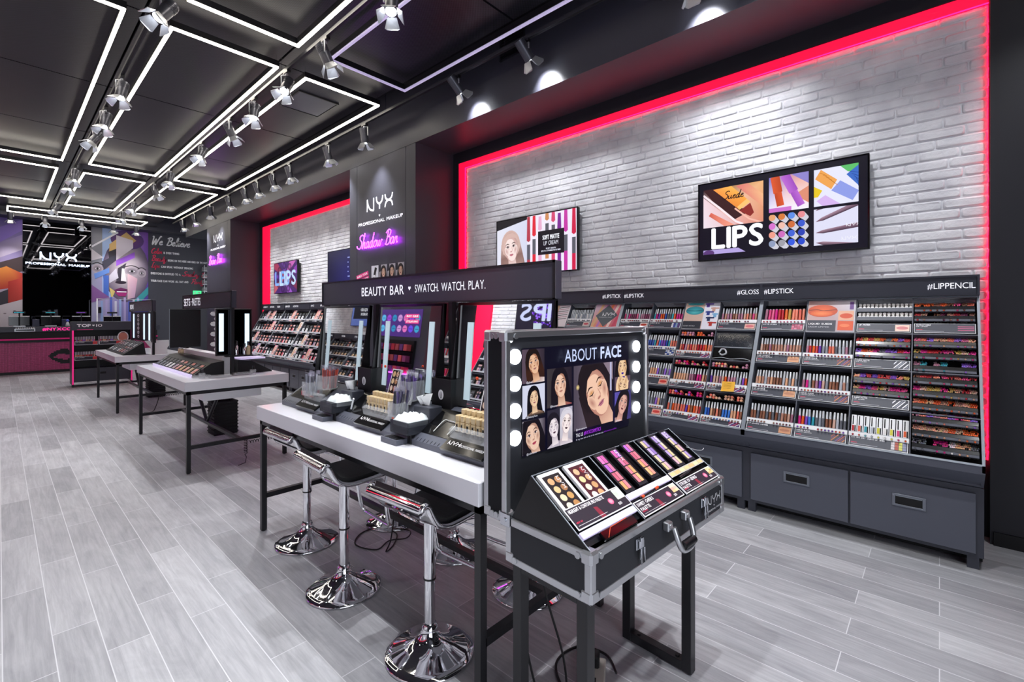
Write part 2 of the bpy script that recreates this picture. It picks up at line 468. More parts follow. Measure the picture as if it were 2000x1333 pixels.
class Art:
    """flat coloured drawing, local x right, y up, normal +z"""
    def __init__(s, clip=None):
        s.mb = MB(); s.k = 0; s.clip = clip; s.dz = 8e-5; s.z0 = 0.0004
    def layer(s): s.k += 1; return s.z0 + s.k * s.dz
    def _emit(s, P, C, z):
        if s.clip:
            x0, y0, x1, y1 = s.clip
            for ax, val, sg in ((0, x0, 1), (0, x1, -1), (1, y0, 1), (1, y1, -1)):
                Q = []; D = []
                n = len(P)
                for i in range(n):
                    a = P[i]; b = P[(i + 1) % n]; ca = C[i]; cb = C[(i + 1) % n]
                    ia = (a[ax] - val) * sg >= 0; ib = (b[ax] - val) * sg >= 0
                    if ia: Q.append(a); D.append(ca)
                    if ia != ib:
                        t = (val - a[ax]) / (b[ax] - a[ax])
                        Q.append((a[0] + (b[0] - a[0]) * t, a[1] + (b[1] - a[1]) * t))
                        D.append(tuple(ca[q] + (cb[q] - ca[q]) * t for q in range(3)))
                P, C = Q, D
                if len(P) < 3: return
        s.mb.add([(p[0], p[1], z) for p in P], [tuple(range(len(P)))], 0, tuple(C))
    def poly(s, pts, c, z=None):
        z = z or s.layer()
        if isinstance(c, list): C = [lin(q) for q in c]
        else: C = [lin(c)] * len(pts)
        s._emit(list(pts), C, z); return s
    def rect(s, x0, y0, x1, y1, c):
        return s.poly([(x0, y0), (x1, y0), (x1, y1), (x0, y1)], c)
    def ell(s, cx, cy, rx, ry, c0, c1=None, rot=0, n=20, a0=0, a1=2 * PI):
        c0 = lin(c0); c1 = lin(c1) if c1 else c0; z = s.layer(); cr, sr = math.cos(rot), math.sin(rot)
        p = []
        for i in range(n + 1):
            t = a0 + (a1 - a0) * i / n
            x, y = rx * math.cos(t), ry * math.sin(t)
            p.append((cx + x * cr - y * sr, cy + x * sr + y * cr))
        for i in range(n): s._emit([(cx, cy), p[i], p[i + 1]], [c0, c1, c1], z)
        return s
    def ribbon(s, pts, wd, c, z=None, taper=False):
        z = z or s.layer(); P = [Vector(p) for p in pts]; k = len(P); c = lin(c); L = []; Rr = []
        for i in range(k):
            d = P[min(i + 1, k - 1)] - P[max(i - 1, 0)]
            if d.length < 1e-9: d = Vector((1, 0))
            d.normalize(); nn = Vector((-d.y, d.x))
            ww = wd * (math.sin(PI * (i + .3) / (k - .4)) if taper else 1) / 2
            L.append(tuple(P[i] + nn * ww)); Rr.append(tuple(P[i] - nn * ww))
        for i in range(k - 1): s._emit([L[i], Rr[i], Rr[i + 1], L[i + 1]], [c] * 4, z)
        return s
    def text(s, t, x, y, h, c, sx=1.0, al='l', sp=.09, wid=None, bold=0, shear=0.0):
        k = h / CAP
        gl = [None if ch == ' ' else glyph(ch) for ch in t]
        adv = [(.42 if g is None else (g[2] + sp if g[2] < .12 else g[2] + sp)) for g in gl]
        W = (sum(adv) - sp) * k * sx
        if wid: sx *= wid / W; W = wid
        if al == 'c': x -= W / 2
        if al == 'r': x -= W
        z = s.layer(); c = lin(c)
        offs = [(0, 0)] if not bold else [(-bold, 0), (bold, 0), (0, bold), (0, -bold)]
        for g, ad in zip(gl, adv):
            if g:
                for q, (ox, oy) in enumerate(offs):
                    s.mb.add([(x + v[0] * k * sx + ox * h + shear * v[1] * k, y + v[1] * k + oy * h, z + q * 1e-5) for v in g[0]], g[1], 0, c)
            x += ad * k * sx
        return W
    def strokes(s, L, wd, c, taper=False):
        z = s.layer()
        for l in L: s.ribbon(l, wd, c, z, taper)
    def logo(s, x, y, h, c, sub=True, wd=.13):
        s.strokes(logo(x, y, h), wd * h, c)
        if sub:
            s.heart(x + 1.14 * h * LX, y - .32 * h, .12 * h, c)
            s.text('PROFESSIONAL MAKEUP', x + 1.14 * h * LX, y - .85 * h, .22 * h, c, al='c', wid=4.4 * h, bold=.03)
    def heart(s, x, y, r, c):
        s.poly([(x, y - r), (x + r, y + .15 * r), (x + .9 * r, y + .75 * r), (x + .5 * r, y + .95 * r), (x, y + .55 * r),
                (x - .5 * r, y + .95 * r), (x - .9 * r, y + .75 * r), (x - r, y + .15 * r)], c)
    def build(s, name, Mx, parent=None, m='print', kind=None):
        return s.mb.build(name, m, parent=parent, Mx=Mx, fix=False, kind=kind)

def face(A, x0, y0, x1, y1, bg='#b9b3c4', bg2=None, skin='#d9b09a', sk2='#a87a68', hair='#2a1d1c', hair2=None, fx=.5, fy=.55, fr=.26, rot=0.0, lip='#a0485a', eye='#3a2a30', lidc='#7a4a50', closed=False, top='#1c1a20', long=True, shoulder=True):
    old = A.clip; A.clip = (x0, y0, x1, y1)
    W = x1 - x0; Hh = y1 - y0; S = min(W, Hh * .8)
    hair2 = hair2 or hair
    A.poly([(x0, y0), (x1, y0), (x1, y1), (x0, y1)], [bg, bg2 or bg, bg2 or bg, bg])
    cx, cy = x0 + fx * W, y0 + fy * Hh; r = fr * W
    cr, sr = math.cos(rot), math.sin(rot)
    def T(a, b): return (cx + (a * cr - b * sr) * r, cy + (a * sr + b * cr) * r)
    def E(a, b, rx, ry, c0, c1=None, q=0): A.ell(*T(a, b), rx * r, ry * r, c0, c1, rot + q)
    def PL(pts, c): A.poly([T(*p) for p in pts], c)
    if long:
        PL([(-1.35, .6), (-1.6, -1.0), (-1.75, -2.6), (-.4, -3.2), (.9, -3.2), (1.8, -2.6), (1.55, -.9), (1.3, .6)], [hair, hair2, hair2, hair, hair, hair2, hair2, hair])
    E(0, .35, 1.32, 1.5, hair2, hair)
    if shoulder:
        PL([(-2.6, -4.2), (-2.1, -2.6), (-.5, -2.0), (.5, -2.0), (2.1, -2.6), (2.6, -4.2)], [top, top, sk2, sk2, top, top])
    PL([(-.48, -.8), (.48, -.8), (.6, -2.4), (-.6, -2.4)], [sk2, sk2, skin, skin])
    E(0, -.1, .92, 1.36, skin, sk2)
    E(.05, -.75, .6, .68, skin, skin)
    E(-.1, .45, .62, .5, skin, skin)
    E(-.62, -.3, .26, .5, sk2, skin, .35); E(.62, -.3, .26, .5, sk2, skin, -.35)
    for sg in (-1, 1):
        A.ribbon(smooth([T(sg * .16, .36), T(sg * .45, .48), T(sg * .74, .34)], 3), .085 * r, '#3a2622', taper=True)
        E(sg * .42, .17, .3, .17, lidc, skin)
        if closed:
            A.ribbon([T(sg * .2, .12), T(sg * .42, .04), T(sg * .66, .13)], .08 * r, '#241a1e', taper=True)
        else:
            E(sg * .42, .1, .2, .075, '#d8ccca')
            E(sg * .42, .1, .095, .085, eye)
            A.ribbon([T(sg * .18, .09), T(sg * .42, .22), T(sg * .7, .15)], .07 * r, '#1c1418', taper=True)
    A.ribbon([T(.12, .1), T(.18, -.28), T(.1, -.42)], .06 * r, sk2, taper=True)
    E(0, -.42, .15, .07, sk2)
    PL([(-.32, -.74), (-.1, -.65), (0, -.68), (.1, -.65), (.32, -.74), (0, -.77)], lip)
    E(0, -.8, .22, .1, lip, lip); A.ribbon([T(-.32, -.74), T(0, -.765), T(.32, -.74)], .03 * r, '#4a2028')
    PL([(-1.05, .5), (-.95, 1.1), (-.3, 1.5), (.4, 1.5), (1.0, 1.1), (1.08, .4), (.8, .85), (.2, 1.08), (-.35, .95), (-.8, .4), (-.98, -.3), (-1.25, -.6)], [hair] * 12)
    A.clip = old
# ------------------------------------------------------------------ room shell
XL = -3.4; XW = 4.6; YB = 19.6; YF = -3.5; ZC = 4.85
struct('floor', MB().box(XL - .2, YF, -.1, 6.6, YB + .2, 0), 'floor')
struct('ceiling', MB().box(XL - .2, YF, ZC, 6.6, YB + .2, ZC + .1), 'black_matte')
struct('wall_back', MB().box(XL - .2, YB, 0, 6.6, YB + .2, ZC), 'wall_paint')
struct('trim_1', MB().box(XL, 19.0, 4.33, 6.5, YB, ZC), 'wall_paint')

def bricks(mb, X, y0, y1, z0, z1, sg, seed, bw=.25, bh=.0735):
    """bricks on the plane x=X, bulging towards sg*x"""
    q = random.Random(seed)
    g = .009; row = 0; z = z0
    mb.box(min(X, X - sg * .05), y0, z0, max(X, X - sg * .05), y1, z1)
    while z < z1 - .02:
        y = y0 - (bw * .5 if row % 2 else 0) - q.random() * .03
        h = min(bh, z1 - z)
        while y < y1:
            wd = bw * (1 + q.uniform(-.1, .1))
            a = max(y + g / 2, y0); b = min(y + wd - g / 2, y1)
            y += wd
            if b - a < .03: continue
            c0 = z + g / 2; c1 = z + h - g / 2
            if c1 - c0 < .02: continue
            dep = q.uniform(.007, .012)
            vs = []
            for ins, dn, ct in ((0, 0, .006), (.002, dep * .7, .008), (.009, dep, .011)):
                for (yy, zz, dy, dz) in ((a, c0, 1, 1), (b, c0, -1, 1), (b, c1, -1, -1), (a, c1, 1, -1)):
                    k = ((yy + dy * (ins + ct), zz + dz * ins), (yy + dy * ins, zz + dz * (ins + ct)))
                    if dy * dz < 0: pass
                    k = k if (dy, dz) in ((-1, 1), (1, -1)) else (k[1], k[0])
                    if (dy, dz) in ((-1, 1), (1, -1)): k = k
                    for (ky, kz) in k:
                        vs.append((X + sg * (dn + q.uniform(-.002, .002) * (dn > 0)), ky + q.uniform(-.002, .002), kz + q.uniform(-.0016, .0016)))
            fs = []
            for r in range(2):
                for i in range(8):
                    fs.append((r * 8 + i, r * 8 + (i + 1) % 8, r * 8 + 8 + (i + 1) % 8, r * 8 + 8 + i))
            mb.add(vs, fs, 0, None, True)
            mb.add(vs[16:24], [tuple(range(8))], 0, None, False)
        z += h; row += 1
    return mb
# brick bays of the right wall
struct('wall_right', bricks(MB(), XW, -.25, 5.09, .55, 3.695, -1, 3), 'brick')
struct('wall_right', bricks(MB(), XW, 7.2, 12.40, .55, 3.72, -1, 4), 'brick')
struct('wall_right', MB().box(4.66, YF, 0, 4.8, 15.0, ZC).box(6.5, 15.0, 0, 6.6, YB, ZC), 'dark_paint')
# dark frames round the brick bays
for y0, y1 in ((-.27, 5.37), (7.17, 13.07)):
    z = 3.795
    struct('trim_2', MB().box(4.585, y0, z, 4.66, y1, 3.96), 'dark_paint')
struct('trim_3', MB().box(4.585, 5.255, 0, 4.66, 5.37, 3.795).box(4.585, 12.86, 0, 4.66, 13.07, 3.795), 'dark_paint')
# bulkhead above the niches and pillars
struct('beam', MB().box(3.9, YF, 3.955, 4.66, 15.0, ZC).box(3.9, 15.0, 3.955, 6.5, 17.2, ZC), 'wall_paint')
struct('pillar', MB().box(4.53, YF, 0, 4.66, -.27, 3.955).box(4.53, -.27, 0, 4.55, -.254, 3.955), 'dark_paint')  # second box is a flange added to hide the strong red strip
struct('wall_front', MB().box(.9, YF - .1, 0, 4.66, YF, ZC).box(XL - .2, YF - .1, 3.4, .9, YF, ZC), 'dark_paint')  # unseen front wall, shaped so the back mirror stays dark and fill enters
struct('baseboard_right', MB().box(4.515, YF, 0, 4.53, -.27, .09), 'black')
def pillar(y0, y1, g0, g1):
    m = MB().box(3.915, y0, 0, 4.66, y1, 3.955)
    for a, b in ((y0, g0 - .004), (g0 + .004, g1 - .004), (g1 + .004, y1)):
        m.box(3.9, a, 0, 3.916, b, 3.95)
    struct('pillar', m, 'wall_paint')
pillar(5.37, 7.17, 5.6, 6.94)
pillar(13.07, 15.0, 13.3, 14.75)

# left wall, mirror image of the bays (seen in the bar's mirrors)
struct('wall_left', MB().box(XL - .2, YF, 0, XL - .06, YB, ZC), 'dark_paint')
struct('wall_left', bricks(MB(), XL, .2, 6.8, .55, 3.675, 1, 5), 'brick')
struct('wall_left', bricks(MB(), XL, 10.2, 15.5, .55, 3.7, 1, 6), 'brick')
struct('beam', MB().box(XL - .06, YF, 3.955, XL + .7, YB, ZC), 'wall_paint')
struct('pillar', MB().box(XL - .06, 7.95, 0, XL + .7, 10.1, 3.955), 'wall_paint')

# red light strips
def strip(label, *bx, mt='red_led'):
    m = MB()
    for b in bx: m.box(*b)
    tag(m.build('light_strip', mt), label, 'light strip')
strip('red light strip framing the large near brick bay', (4.575, -.25, 3.70, 4.62, 5.235, 3.785), (4.575, 5.10, .4, 4.62, 5.235, 3.70))
strip('thin red light strip along the right edge of the near brick bay', (4.575, -.266, .5, 4.62, -.260, 3.79), mt='red_led_strong')
strip('fine red light line added inside the near red frame to tint the bricks', (4.572, -.25, 3.694, 4.584, 5.10, 3.699), (4.572, 5.094, .5, 4.584, 5.099, 3.694), mt='red_led_strong')  # strong thin emitter added to throw pink light on the bricks
strip('red light strip framing the far brick bay behind the pillar', (4.575, 7.2, 3.725, 4.62, 12.85, 3.81), (4.575, 12.41, .4, 4.62, 12.85, 3.725))
strip('red light strip of the opposite wall reflected in the bar mirrors', (XL - .02, 6.82, .6, XL + .04, 7.25, 3.8), (XL - .02, .2, 3.69, XL + .04, 6.82, 3.8))
strip('red light strip over the far opposite brick bay', (XL - .02, 10.2, 3.71, XL + .04, 15.5, 3.82))

# vents on the bulkhead and rail
v = thing('wall_vent', 'black louvred vent high on the dark bulkhead above the near bay', 'vent', (3.9, 3.55, 4.64))
MB().box(-.006, -.17, -.16, .0, .17, .16).build('backing', 'black', v)
m = MB()
for k in range(10): m.box(-.016, -.165, -.15 + k * .032, -.006, .165, -.138 + k * .032)
m.build('louvre', 'steel_black', v)
m = MB()
for a, b, c, d in ((-.18, .18, .16, .175), (-.18, .18, -.175, -.16), (-.185, -.165, -.175, .175), (.165, .185, -.175, .175)):
    m.box(-.02, a, c, 0, b, d)
m.build('frame', 'dark_paint', v)

# ceiling panels
def panels(xs, ys, nm):
    for i in range(len(xs) - 1):
        for j in range(len(ys) - 1):
            p = struct('ceiling', MB().box(xs[i] + .012, ys[j] + .012, 4.55, xs[i + 1] - .012, ys[j + 1] - .012, 4.58), 'perforated')
panels([-1.9, -.45, .97, 2.23, 3.53], [-3.4, -1.2, 1.0, 3.2, 5.8, 8.05, 10.3, 12.55, 14.8, 17.1, 18.9], 'p')
v = thing('ceiling_vent', 'small square metal access panel in the mesh ceiling', 'vent', (2.97, 6.6, 4.55))
MB().bbox(-.26, -.3, -.012, .26, .3, 0).build('cover', 'spot_body', v)
m = MB()
for a in ((-.28, -.32, .28, -.3), (-.28, .3, .28, .32), (-.28, -.3, -.26, .3), (.26, -.3, .28, .3)): m.box(a[0], a[1], -.018, a[2], a[3], 0)
m.build('frame', 'steel_black', v)

# LED frames
def led(label, x0, x1, y0, y1, mt='led', z=4.4, wd=.027):
    t = thing('ceiling_light', label, 'ceiling light', ((x0 + x1) / 2, (y0 + y1) / 2, z), 0, 'glowing rectangular light frames' if mt == 'led' else 'unlit rectangular light frames')
    a, b = (x1 - x0) / 2, (y1 - y0) / 2
    h = MB(); l = MB()
    for (p, q, r, s) in ((-a, -b, a, -b + wd), (-a, b - wd, a, b), (-a, -b + wd, -a + wd, b - wd), (a - wd, -b + wd, a, b - wd)):
        h.box(p - .006, q - .006, .012, r + .006, s + .006, .075)
        l.box(p, q, -.006, r, s, .012)
    h.build('housing', 'steel_black', t); l.build('light_tube', mt, t)
    for sx in (-1, 1):
        for sy in (-1, 0, 1):
            MB().cyl((sx * (a - wd / 2), sy * (b - wd), .07), (sx * (a - wd / 2), sy * (b - wd), .3), .002, 5).build('wire', 'steel', t)
led('white glowing light frame at the upper left, cut by the left edge', -.3, .80, 5.6, 11.93)
led('long white glowing light frame between the left and middle tracks', 1.145, 2.17, 5.61, 11.85)
led('long white glowing light frame between the middle and right tracks', 2.48, 3.49, 5.62, 11.94)
led('second white glowing light frame along the left edge, farther back', -.3, .78, 12.6, 16.5)
led('short white glowing light frame behind the long one left of centre', 1.145, 2.13, 12.62, 16.6)
led('short white glowing light frame farther back beside the bulkhead', 2.50, 3.49, 12.6, 16.6)
led('shallow wide white light frame above the sales counter', .15, 3.08, 17.9, 18.80)
led('white glowing light frame at the top edge, nearest the camera', 1.15, 2.15, -1.2, 5.03)
led('unlit lilac light frame near the bulkhead at the top of the picture', 2.48, 3.49, -1.2, 5.03, 'lilac_glow')

# tracks and spotlights
def track(label, x, y0, y1, z=4.36):
    t = thing('light_track', label, 'light track', (x, (y0 + y1) / 2, z))
    b = (y1 - y0) / 2
    MB().box(-.018, -b, -.018, .018, b, .018).build('rail', 'track', t)
    MB().box(-.006, -b, -.02, .006, b, -.017).build('groove', 'black', t)
    k = 4
    for i in range(-k, k + 1):
        yy = b * .96 * i / k
        MB().cyl((0, yy, .018), (0, yy, .28), .0025, 5).build('wire', 'steel', t)
track('black ceiling light track on the left between two glowing frames', .97, -1.5, 17.3)
track('black ceiling light track in the middle of the ceiling', 2.22, -1.5, 17.3)
track('black ceiling light track on the right along the bulkhead', 3.6, -1.5, 17.3)
t = thing('light_track', 'short black light track across the back above the counter', 'light track', (1.6, 18.96, 4.45))
MB().box(-1.7, -.018, -.018, 1.9, .018, .018).build('rail', 'track', t)

def spot(label, x, y, ztr, target, on=True, power=1.0, ang=62, drop=.19):
    t = thing('spotlight', label, 'spotlight', (x, y, ztr), 0, 'track spotlights with barn doors')
    P = Vector((0, 0, -drop)); d = (Vector(target) - (Vector((x, y, ztr)) + P)).normalized()
    e1 = d.cross(Vector((0, 0, 1)))
    if e1.length < .05: e1 = Vector((1, 0, 0))
    e1.normalize(); e2 = e1.cross(d).normalized()
    MB().box(-.02, -.06, -.045, .02, .06, -.018).build('adapter', 'black', t)
    m = MB()
    m.box(-.012, -.012, -.07, .012, .012, -.04)
    sd = e1 * .062
    m.tube([(0, 0, -.06), tuple(sd + Vector((0, 0, -.065))), tuple(sd + P)], .009, 6)
    m.build('bracket', 'door_metal', t)
    a = P - d * .11; b = P + d * .10
    m = MB().tube([a, a + d * .01, b - d * .02, b], .054, 18)
    for k in range(5): m.tube([a + d * (.02 + .014 * k), a + d * (.026 + .014 * k)], .058, 18)
    m.build('housing', 'spot_body', t)
    m = MB().tube([b - d * .004, b + d * .002], .046, 16)
    m.build('lens', 'lens' if on else 'black_gloss', t)
    for u, vv in ((e1, e2), (-e1, e2), (e2, e1), (-e2, e1)):
        c = b + u * .054
        o = c + d * .085 + u * .05
        n = (u * .085 - d * .05).normalized() * .0025
        q = [c - vv * .04, c + vv * .04, o + vv * .062 - d * .015, o + vv * .045, o - vv * .045, o - vv * .062 - d * .015]
        m = MB(); m.add([p - n for p in q] + [p + n for p in q],
                        [(0, 1, 2, 3, 4, 5), (11, 10, 9, 8, 7, 6)] + [(i, (i + 1) % 6, 6 + (i + 1) % 6, 6 + i) for i in range(6)])
        m.build('barn_door', 'door_metal', t)
    if on:
        ld = bpy.data.lights.new('spot_lamp', 'SPOT'); ld.energy = SPOT_W * power; ld.spot_size = math.radians(ang); ld.spot_blend = 1.0
        ld.shadow_soft_size = .03; ld.color = (.95, .97, 1)
        lo = bpy.data.objects.new('spot_lamp', ld); COL.objects.link(lo); lo.parent = t
        lo.location = b + d * .012; lo.rotation_euler = d.to_track_quat('-Z', 'Y').to_euler()
    return t
LT = [4.93, 7.04, 8.28, 9.22, 11.96, 12.88, 15.9]
for i, y in enumerate(LT):
    spot('black spotlight with open barn doors, %s from the camera on the left track' % nth(i + 1), .97, y, 4.36, (-1.4 if i % 3 == 0 else .2, y - .9, .3), power=.8)
ML = [3.39, 4.57, 5.51, 6.51, 7.44, 8.8, 10.87, 12.18, 14.44, 15.96]
for i, y in enumerate(ML):
    spot('grey spotlight with barn doors, %s from the camera on the middle track' % nth(i + 1), 2.22, y, 4.36, ((1.3, y - 1.0, .4), (3.6, y - .9, .4), (.2, y - 1.6, 0))[i % 3], power=1.0)
RT = [3.11, 4.17, 6.2, 7.33, 8.82, 9.58, 10.41, 11.13, 12.17, 13.57, 15.0, 16.2]
for i, y in enumerate(RT):
    x = 3.6
    tg = (4.45, y - .15, 1.3) if i > 1 else (4.3, y - .12, 3.55)
    if i == 2: tg = (3.9, 6.3, 2.6)
    if i == 9: tg = (3.9, 14.0, 2.9)
    spot('dark spotlight washing the wall, %s from the camera on the right track' % nth(i + 1), x, y, 4.36, tg, power=(.75 if i > 1 else .45), ang=78, drop=.19 if i > 1 else .12)
for i, (x, y) in enumerate(((.22, 18.9), (.9, 18.9), (1.68, 18.9), (2.41, 18.9), (2.97, 18.9))):
    spot('spotlight above the sales counter, %s from the left' % nth(i + 1), x, y + .06, 4.45, (x, 19.5 if i in (0, 3, 4) else 18.2, 2.0), power=.75, drop=.16)
# unseen lamps added to light the near half; first read from a bulkhead patch
NEAR = [(3.6, 1.42, (4.3, 1.4, 3.5)), (3.6, 1.0, (4.45, 1.5, 1.2)), (3.6, .6, (4.45, .5, 1.2)), (3.6, -.7, (4.4, -.3, 1.2)), (2.22, 2.1, (1.3, 1.9, .3)), (2.22, .7, (3.0, .6, 0)), (2.22, -.6, (1.4, .2, .7)),
        (.97, 3.0, (.2, 2.4, 0)), (.97, 1.4, (1.2, 1.0, 0)), (.97, -.4, (1.6, .5, .4))]
for i, (x, y, tg) in enumerate(NEAR):
    spot('unseen spotlight overhead of the near tables, %s of those above the picture' % nth(i + 1), x, y, 4.36, tg, power=.52 if x > 3 else 1.0, ang=78)
track('unseen black light track added over the opposite aisle', -1.9, -1.5, 17.3)  # unseen track and lamps added to brighten the wall the mirrors reflect
for i, y in enumerate((.5, 2.5, 4.5, 6.5, 8.5, 10.5, 12.5, 14.5)):
    spot('unseen spotlight added over the opposite aisle, %s along its track' % nth(i + 1), -1.9, y, 4.36, (-3.3, y, 1.5) if i % 2 else (-1.0, y - .6, 0), power=2.2 if i % 2 else 1.2, ang=76)
# ------------------------------------------------------------------ tables
def table(label, x0, x1, y0, y1, brace=True):
    t = thing('display_table', label, 'table', ((x0 + x1) / 2, (y0 + y1) / 2, 0))
    a, b = (x1 - x0) / 2, (y1 - y0) / 2; g = .035
    MB().bbox(-a, -b, .805, a, b, .9, .003).build('tabletop', 'white_top', t)
    m = MB()
    for s in (-1, 1):
        m.box(s * (a - .02) - (g if s > 0 else 0), -b + .01, .77, s * (a - .02) + (0 if s > 0 else g), b - .01, .805)
        m.box(-a + .02, s * (b - .01) - (g if s > 0 else 0), .77, a - .02, s * (b - .01) + (0 if s > 0 else g), .805)
    m.build('apron', 'steel_black', t)
    for sx in (-1, 1):
        for sy in (-1, 1):
            xx = sx * (a - .02); yy = sy * (b - .01)
            MB().box(min(xx, xx - sx * g), min(yy, yy - sy * g), .006, max(xx, xx - sx * g), max(yy, yy - sy * g), .805) \
                .cyl((xx - sx * g / 2, yy - sy * g / 2, 0), (xx - sx * g / 2, yy - sy * g / 2, .012), .014, 10).build('leg', 'steel_black', t)
    for sy in (-1, 1):
        yy = sy * (b - .01); MB().box(-a + .05, min(yy, yy - sy * g), .235, a - .05, max(yy, yy - sy * g), .27).build('rail', 'steel_black', t)
    MB().box(-g / 2, -b + .04, .237, g / 2, b - .04, .268).build('rail', 'steel_black', t)
    if brace:
        for s in (-1, 1):
            m = MB(); m.tube([(0, s * .02, .275), (0, s * .62, .79)], .02, 4); m.build('brace', 'steel_black', t)
        MB().bbox(-.28, -.95, .66, .28, -.25, .803, .004).build('cable_box', 'white', t)
    return t
table('white topped beauty bar table with chrome stools around it, nearest the camera', 1.25, 2.2, 1.315, 3.625, False)
table('white topped table on black legs in the middle of the row of three', 1.215, 2.2, 5.40, 7.73)
table('white topped table farthest back, beside the pink edged stand', 1.23, 2.2, 9.56, 11.73)

# ------------------------------------------------------------------ bar stools
def stool():
    t = thing('bar_stool', 'x', 'stool')
    MB().lathe([(0, 0), (.203, 0), (.205, .006), (.2, .012), (.17, .022), (.12, .04), (.075, .062), (.045, .09), (.036, .112), (.036, .125), (.03, .128), (.03, .135), (0, .135)], 48).build('base', 'chrome', t)
    c = MB().cyl((0, 0, .13), (0, 0, .62), .0245, 24).build('column', 'chrome', t)
    MB().cyl((0, 0, .345), (0, 0, .64), .028, 24).build('sleeve', 'chrome', c)
    MB().cyl((0, 0, .338), (0, 0, .346), .0295, 24).build('collar', 'black', c)
    prof = [(-.205, .105), (-.197, .122), (-.183, .125), (-.168, .112), (-.15, .075), (-.12, .03), (-.08, .006), (-.03, -.003), (.06, .0), (.13, .008), (.175, .012), (.2, .004), (.212, -.012)]
    P = smooth([(x, z + .655) for x, z in prof], 3)
    def shell(mb, off0, off1, hw, smoothf=True):
        A = []; B = []
        for i, p in enumerate(P):
            d = Vector(P[min(i + 1, len(P) - 1)]) - Vector(P[max(i - 1, 0)]); d.normalize(); n = Vector((-d.y, d.x))
            A.append(Vector(p) + n * off0); B.append(Vector(p) + n * off1)
        k = len(P); vs = []
        for s in (-hw, hw):
            vs += [(q.x, s, q.y) for q in A] + [(q.x, s, q.y) for q in B]
        fs = []
        for i in range(k - 1):
            fs += [(i, i + 1, 2 * k + i + 1, 2 * k + i), (k + i, 3 * k + i, 3 * k + i + 1, k + i + 1), (i, k + i, k + i + 1, i + 1), (2 * k + i, 2 * k + i + 1, 3 * k + i + 1, 3 * k + i)]
        fs += [(0, 2 * k, 3 * k, k), (k - 1, 2 * k - 1, 4 * k - 1, 3 * k - 1)]
        mb.add(vs, fs, 0, None, False)
    m = MB(); shell(m, -.016, .002, .182); 
    rim = []
    for s in (1,):
        rim = [(p[0], -.182, p[1] - .006) for p in P] + [(p[0], .182, p[1] - .006) for p in reversed(P)]
    m.tube(rim, .0135, 8, closed=True)
    m.tube([(P[0][0] + .008, -.182, P[0][1] - .004), (P[0][0] + .008, .182, P[0][1] - .004)], .02, 12)
    m.cyl((0, 0, .61), (0, 0, .655), .05, 20)
    s = m.build('seat_shell', 'chrome', t)
    m = MB(); P = P[6:-3]; shell(m, .002, .022, .165); m.build('cushion', 'leather', t)
    MB().tube(smooth([(.05, -.165, .64), (.14, -.168, .62), (.155, -.168, .56), (.185, -.165, .38), (.2, -.155, .345), (.205, -.13, .335), (.205, .13, .335), (.2, .155, .345), (.185, .165, .38), (.155, .168, .56), (.14, .168, .62), (.05, .165, .64)], 4), .0115, 10).build('footrest', 'chrome', t)
    MB().tube([(.03, -.03, .625), (.08, -.12, .605), (.1, -.2, .60)], .005, 8).build('lever', 'chrome', t)
    return t
st = stool()
SL = [('chrome bar stool with black seat nearest the camera, in front of the bar', 1.34, 1.735, 0), ('chrome bar stool with black seat, second in front of the beauty bar', 1.325, 2.50, 0), ('chrome bar stool with black seat, third and farthest along the front of the bar', 1.43, 3.21, 0),
      ('chrome bar stool behind the table, its base just beyond the display case leg', 2.02, 1.72, PI), ('chrome bar stool behind the table, second on the far side', 2.03, 2.37, PI), ('chrome bar stool behind the table, third on the far side', 2.02, 3.05, PI)]
for i, (lb, x, y, r) in enumerate(SL):
    Mx = TR(x, y, 0) @ RZ(r + (.06, -.05, .03, .1, -.06, .02)[i])
    if i == 0:
        st.matrix_world = Mx; tag(st, lb, 'stool', 'bar stools')
    else: dup(st, Mx, lb, 'bar stools')

# ------------------------------------------------------------------ signs over the tables
def sign(label, y0, y1, z0, z1, texts, posts, x=1.70):
    t = thing('header_sign', label, 'sign', (x, (y0 + y1) / 2, 0))
    b = (y1 - y0) / 2
    p = MB().bbox(0, -b, z0, .05, b, z1, .003).build('panel', 'sign_panel', t)
    m = MB()
    for a in ((-b, -b + .012, z0, z1), (b - .012, b, z0, z1), (-b, b, z1 - .012, z1), (-b, b, z0, z0 + .006)):
        m.box(-.006, a[0], a[2], 0, a[1], a[3])
    m.build('frame', 'steel_black', t)
    A = Art()
    for (s, u, h, wid, bold) in texts:
        if s == '<3': A.heart(u, h, .013, '#f4f4f8')
        else: A.text(s, u, (z1 - z0 - h) / 2, h, '#f4f4f8', wid=wid, bold=bold)
    A.build('lettering', frame((-.0012, b, z0), (0, -1, 0), (0, 0, 1)), t, 'white_letter')
    for (yy, zz, wd) in posts:
        MB().box(.01, yy - (y0 + y1) / 2 - wd / 2, zz, .04, yy - (y0 + y1) / 2 + wd / 2, z0).build('post', 'steel_black', t)
    return t
sign('black header sign over the near bar reading BEAUTY BAR SWATCH. WATCH. PLAY.', 1.285, 3.545, 1.624, 1.803,
     [('BEAUTY BAR', .585, .062, .50, .012), ('<3', 1.145, .092, 0, 0), ('SWATCH. WATCH. PLAY.', 1.20, .05, .61, 0)], [(1.33, .9, .06), (2.03, .9, .03), (2.815, .9, .03), (3.52, .9, .03)])
sign('dark header sign over the middle table reading SETS PALETTES', 5.66, 7.64, 1.635, 1.82,
     [('SETS', .06, .1, .30, .012), ('<3', .41, .092, 0, 0), ('PALETTES', .46, .1, .36, 0)], [(5.72, .9, .05), (7.55, .9, .05)])
sign('dark header sign over the farthest table with a short white word', 9.53, 11.5, 1.618, 1.805,
     [('BROWS', .06, .09, .34, .012)], [(9.58, .9, .05), (11.4, .9, .05)])

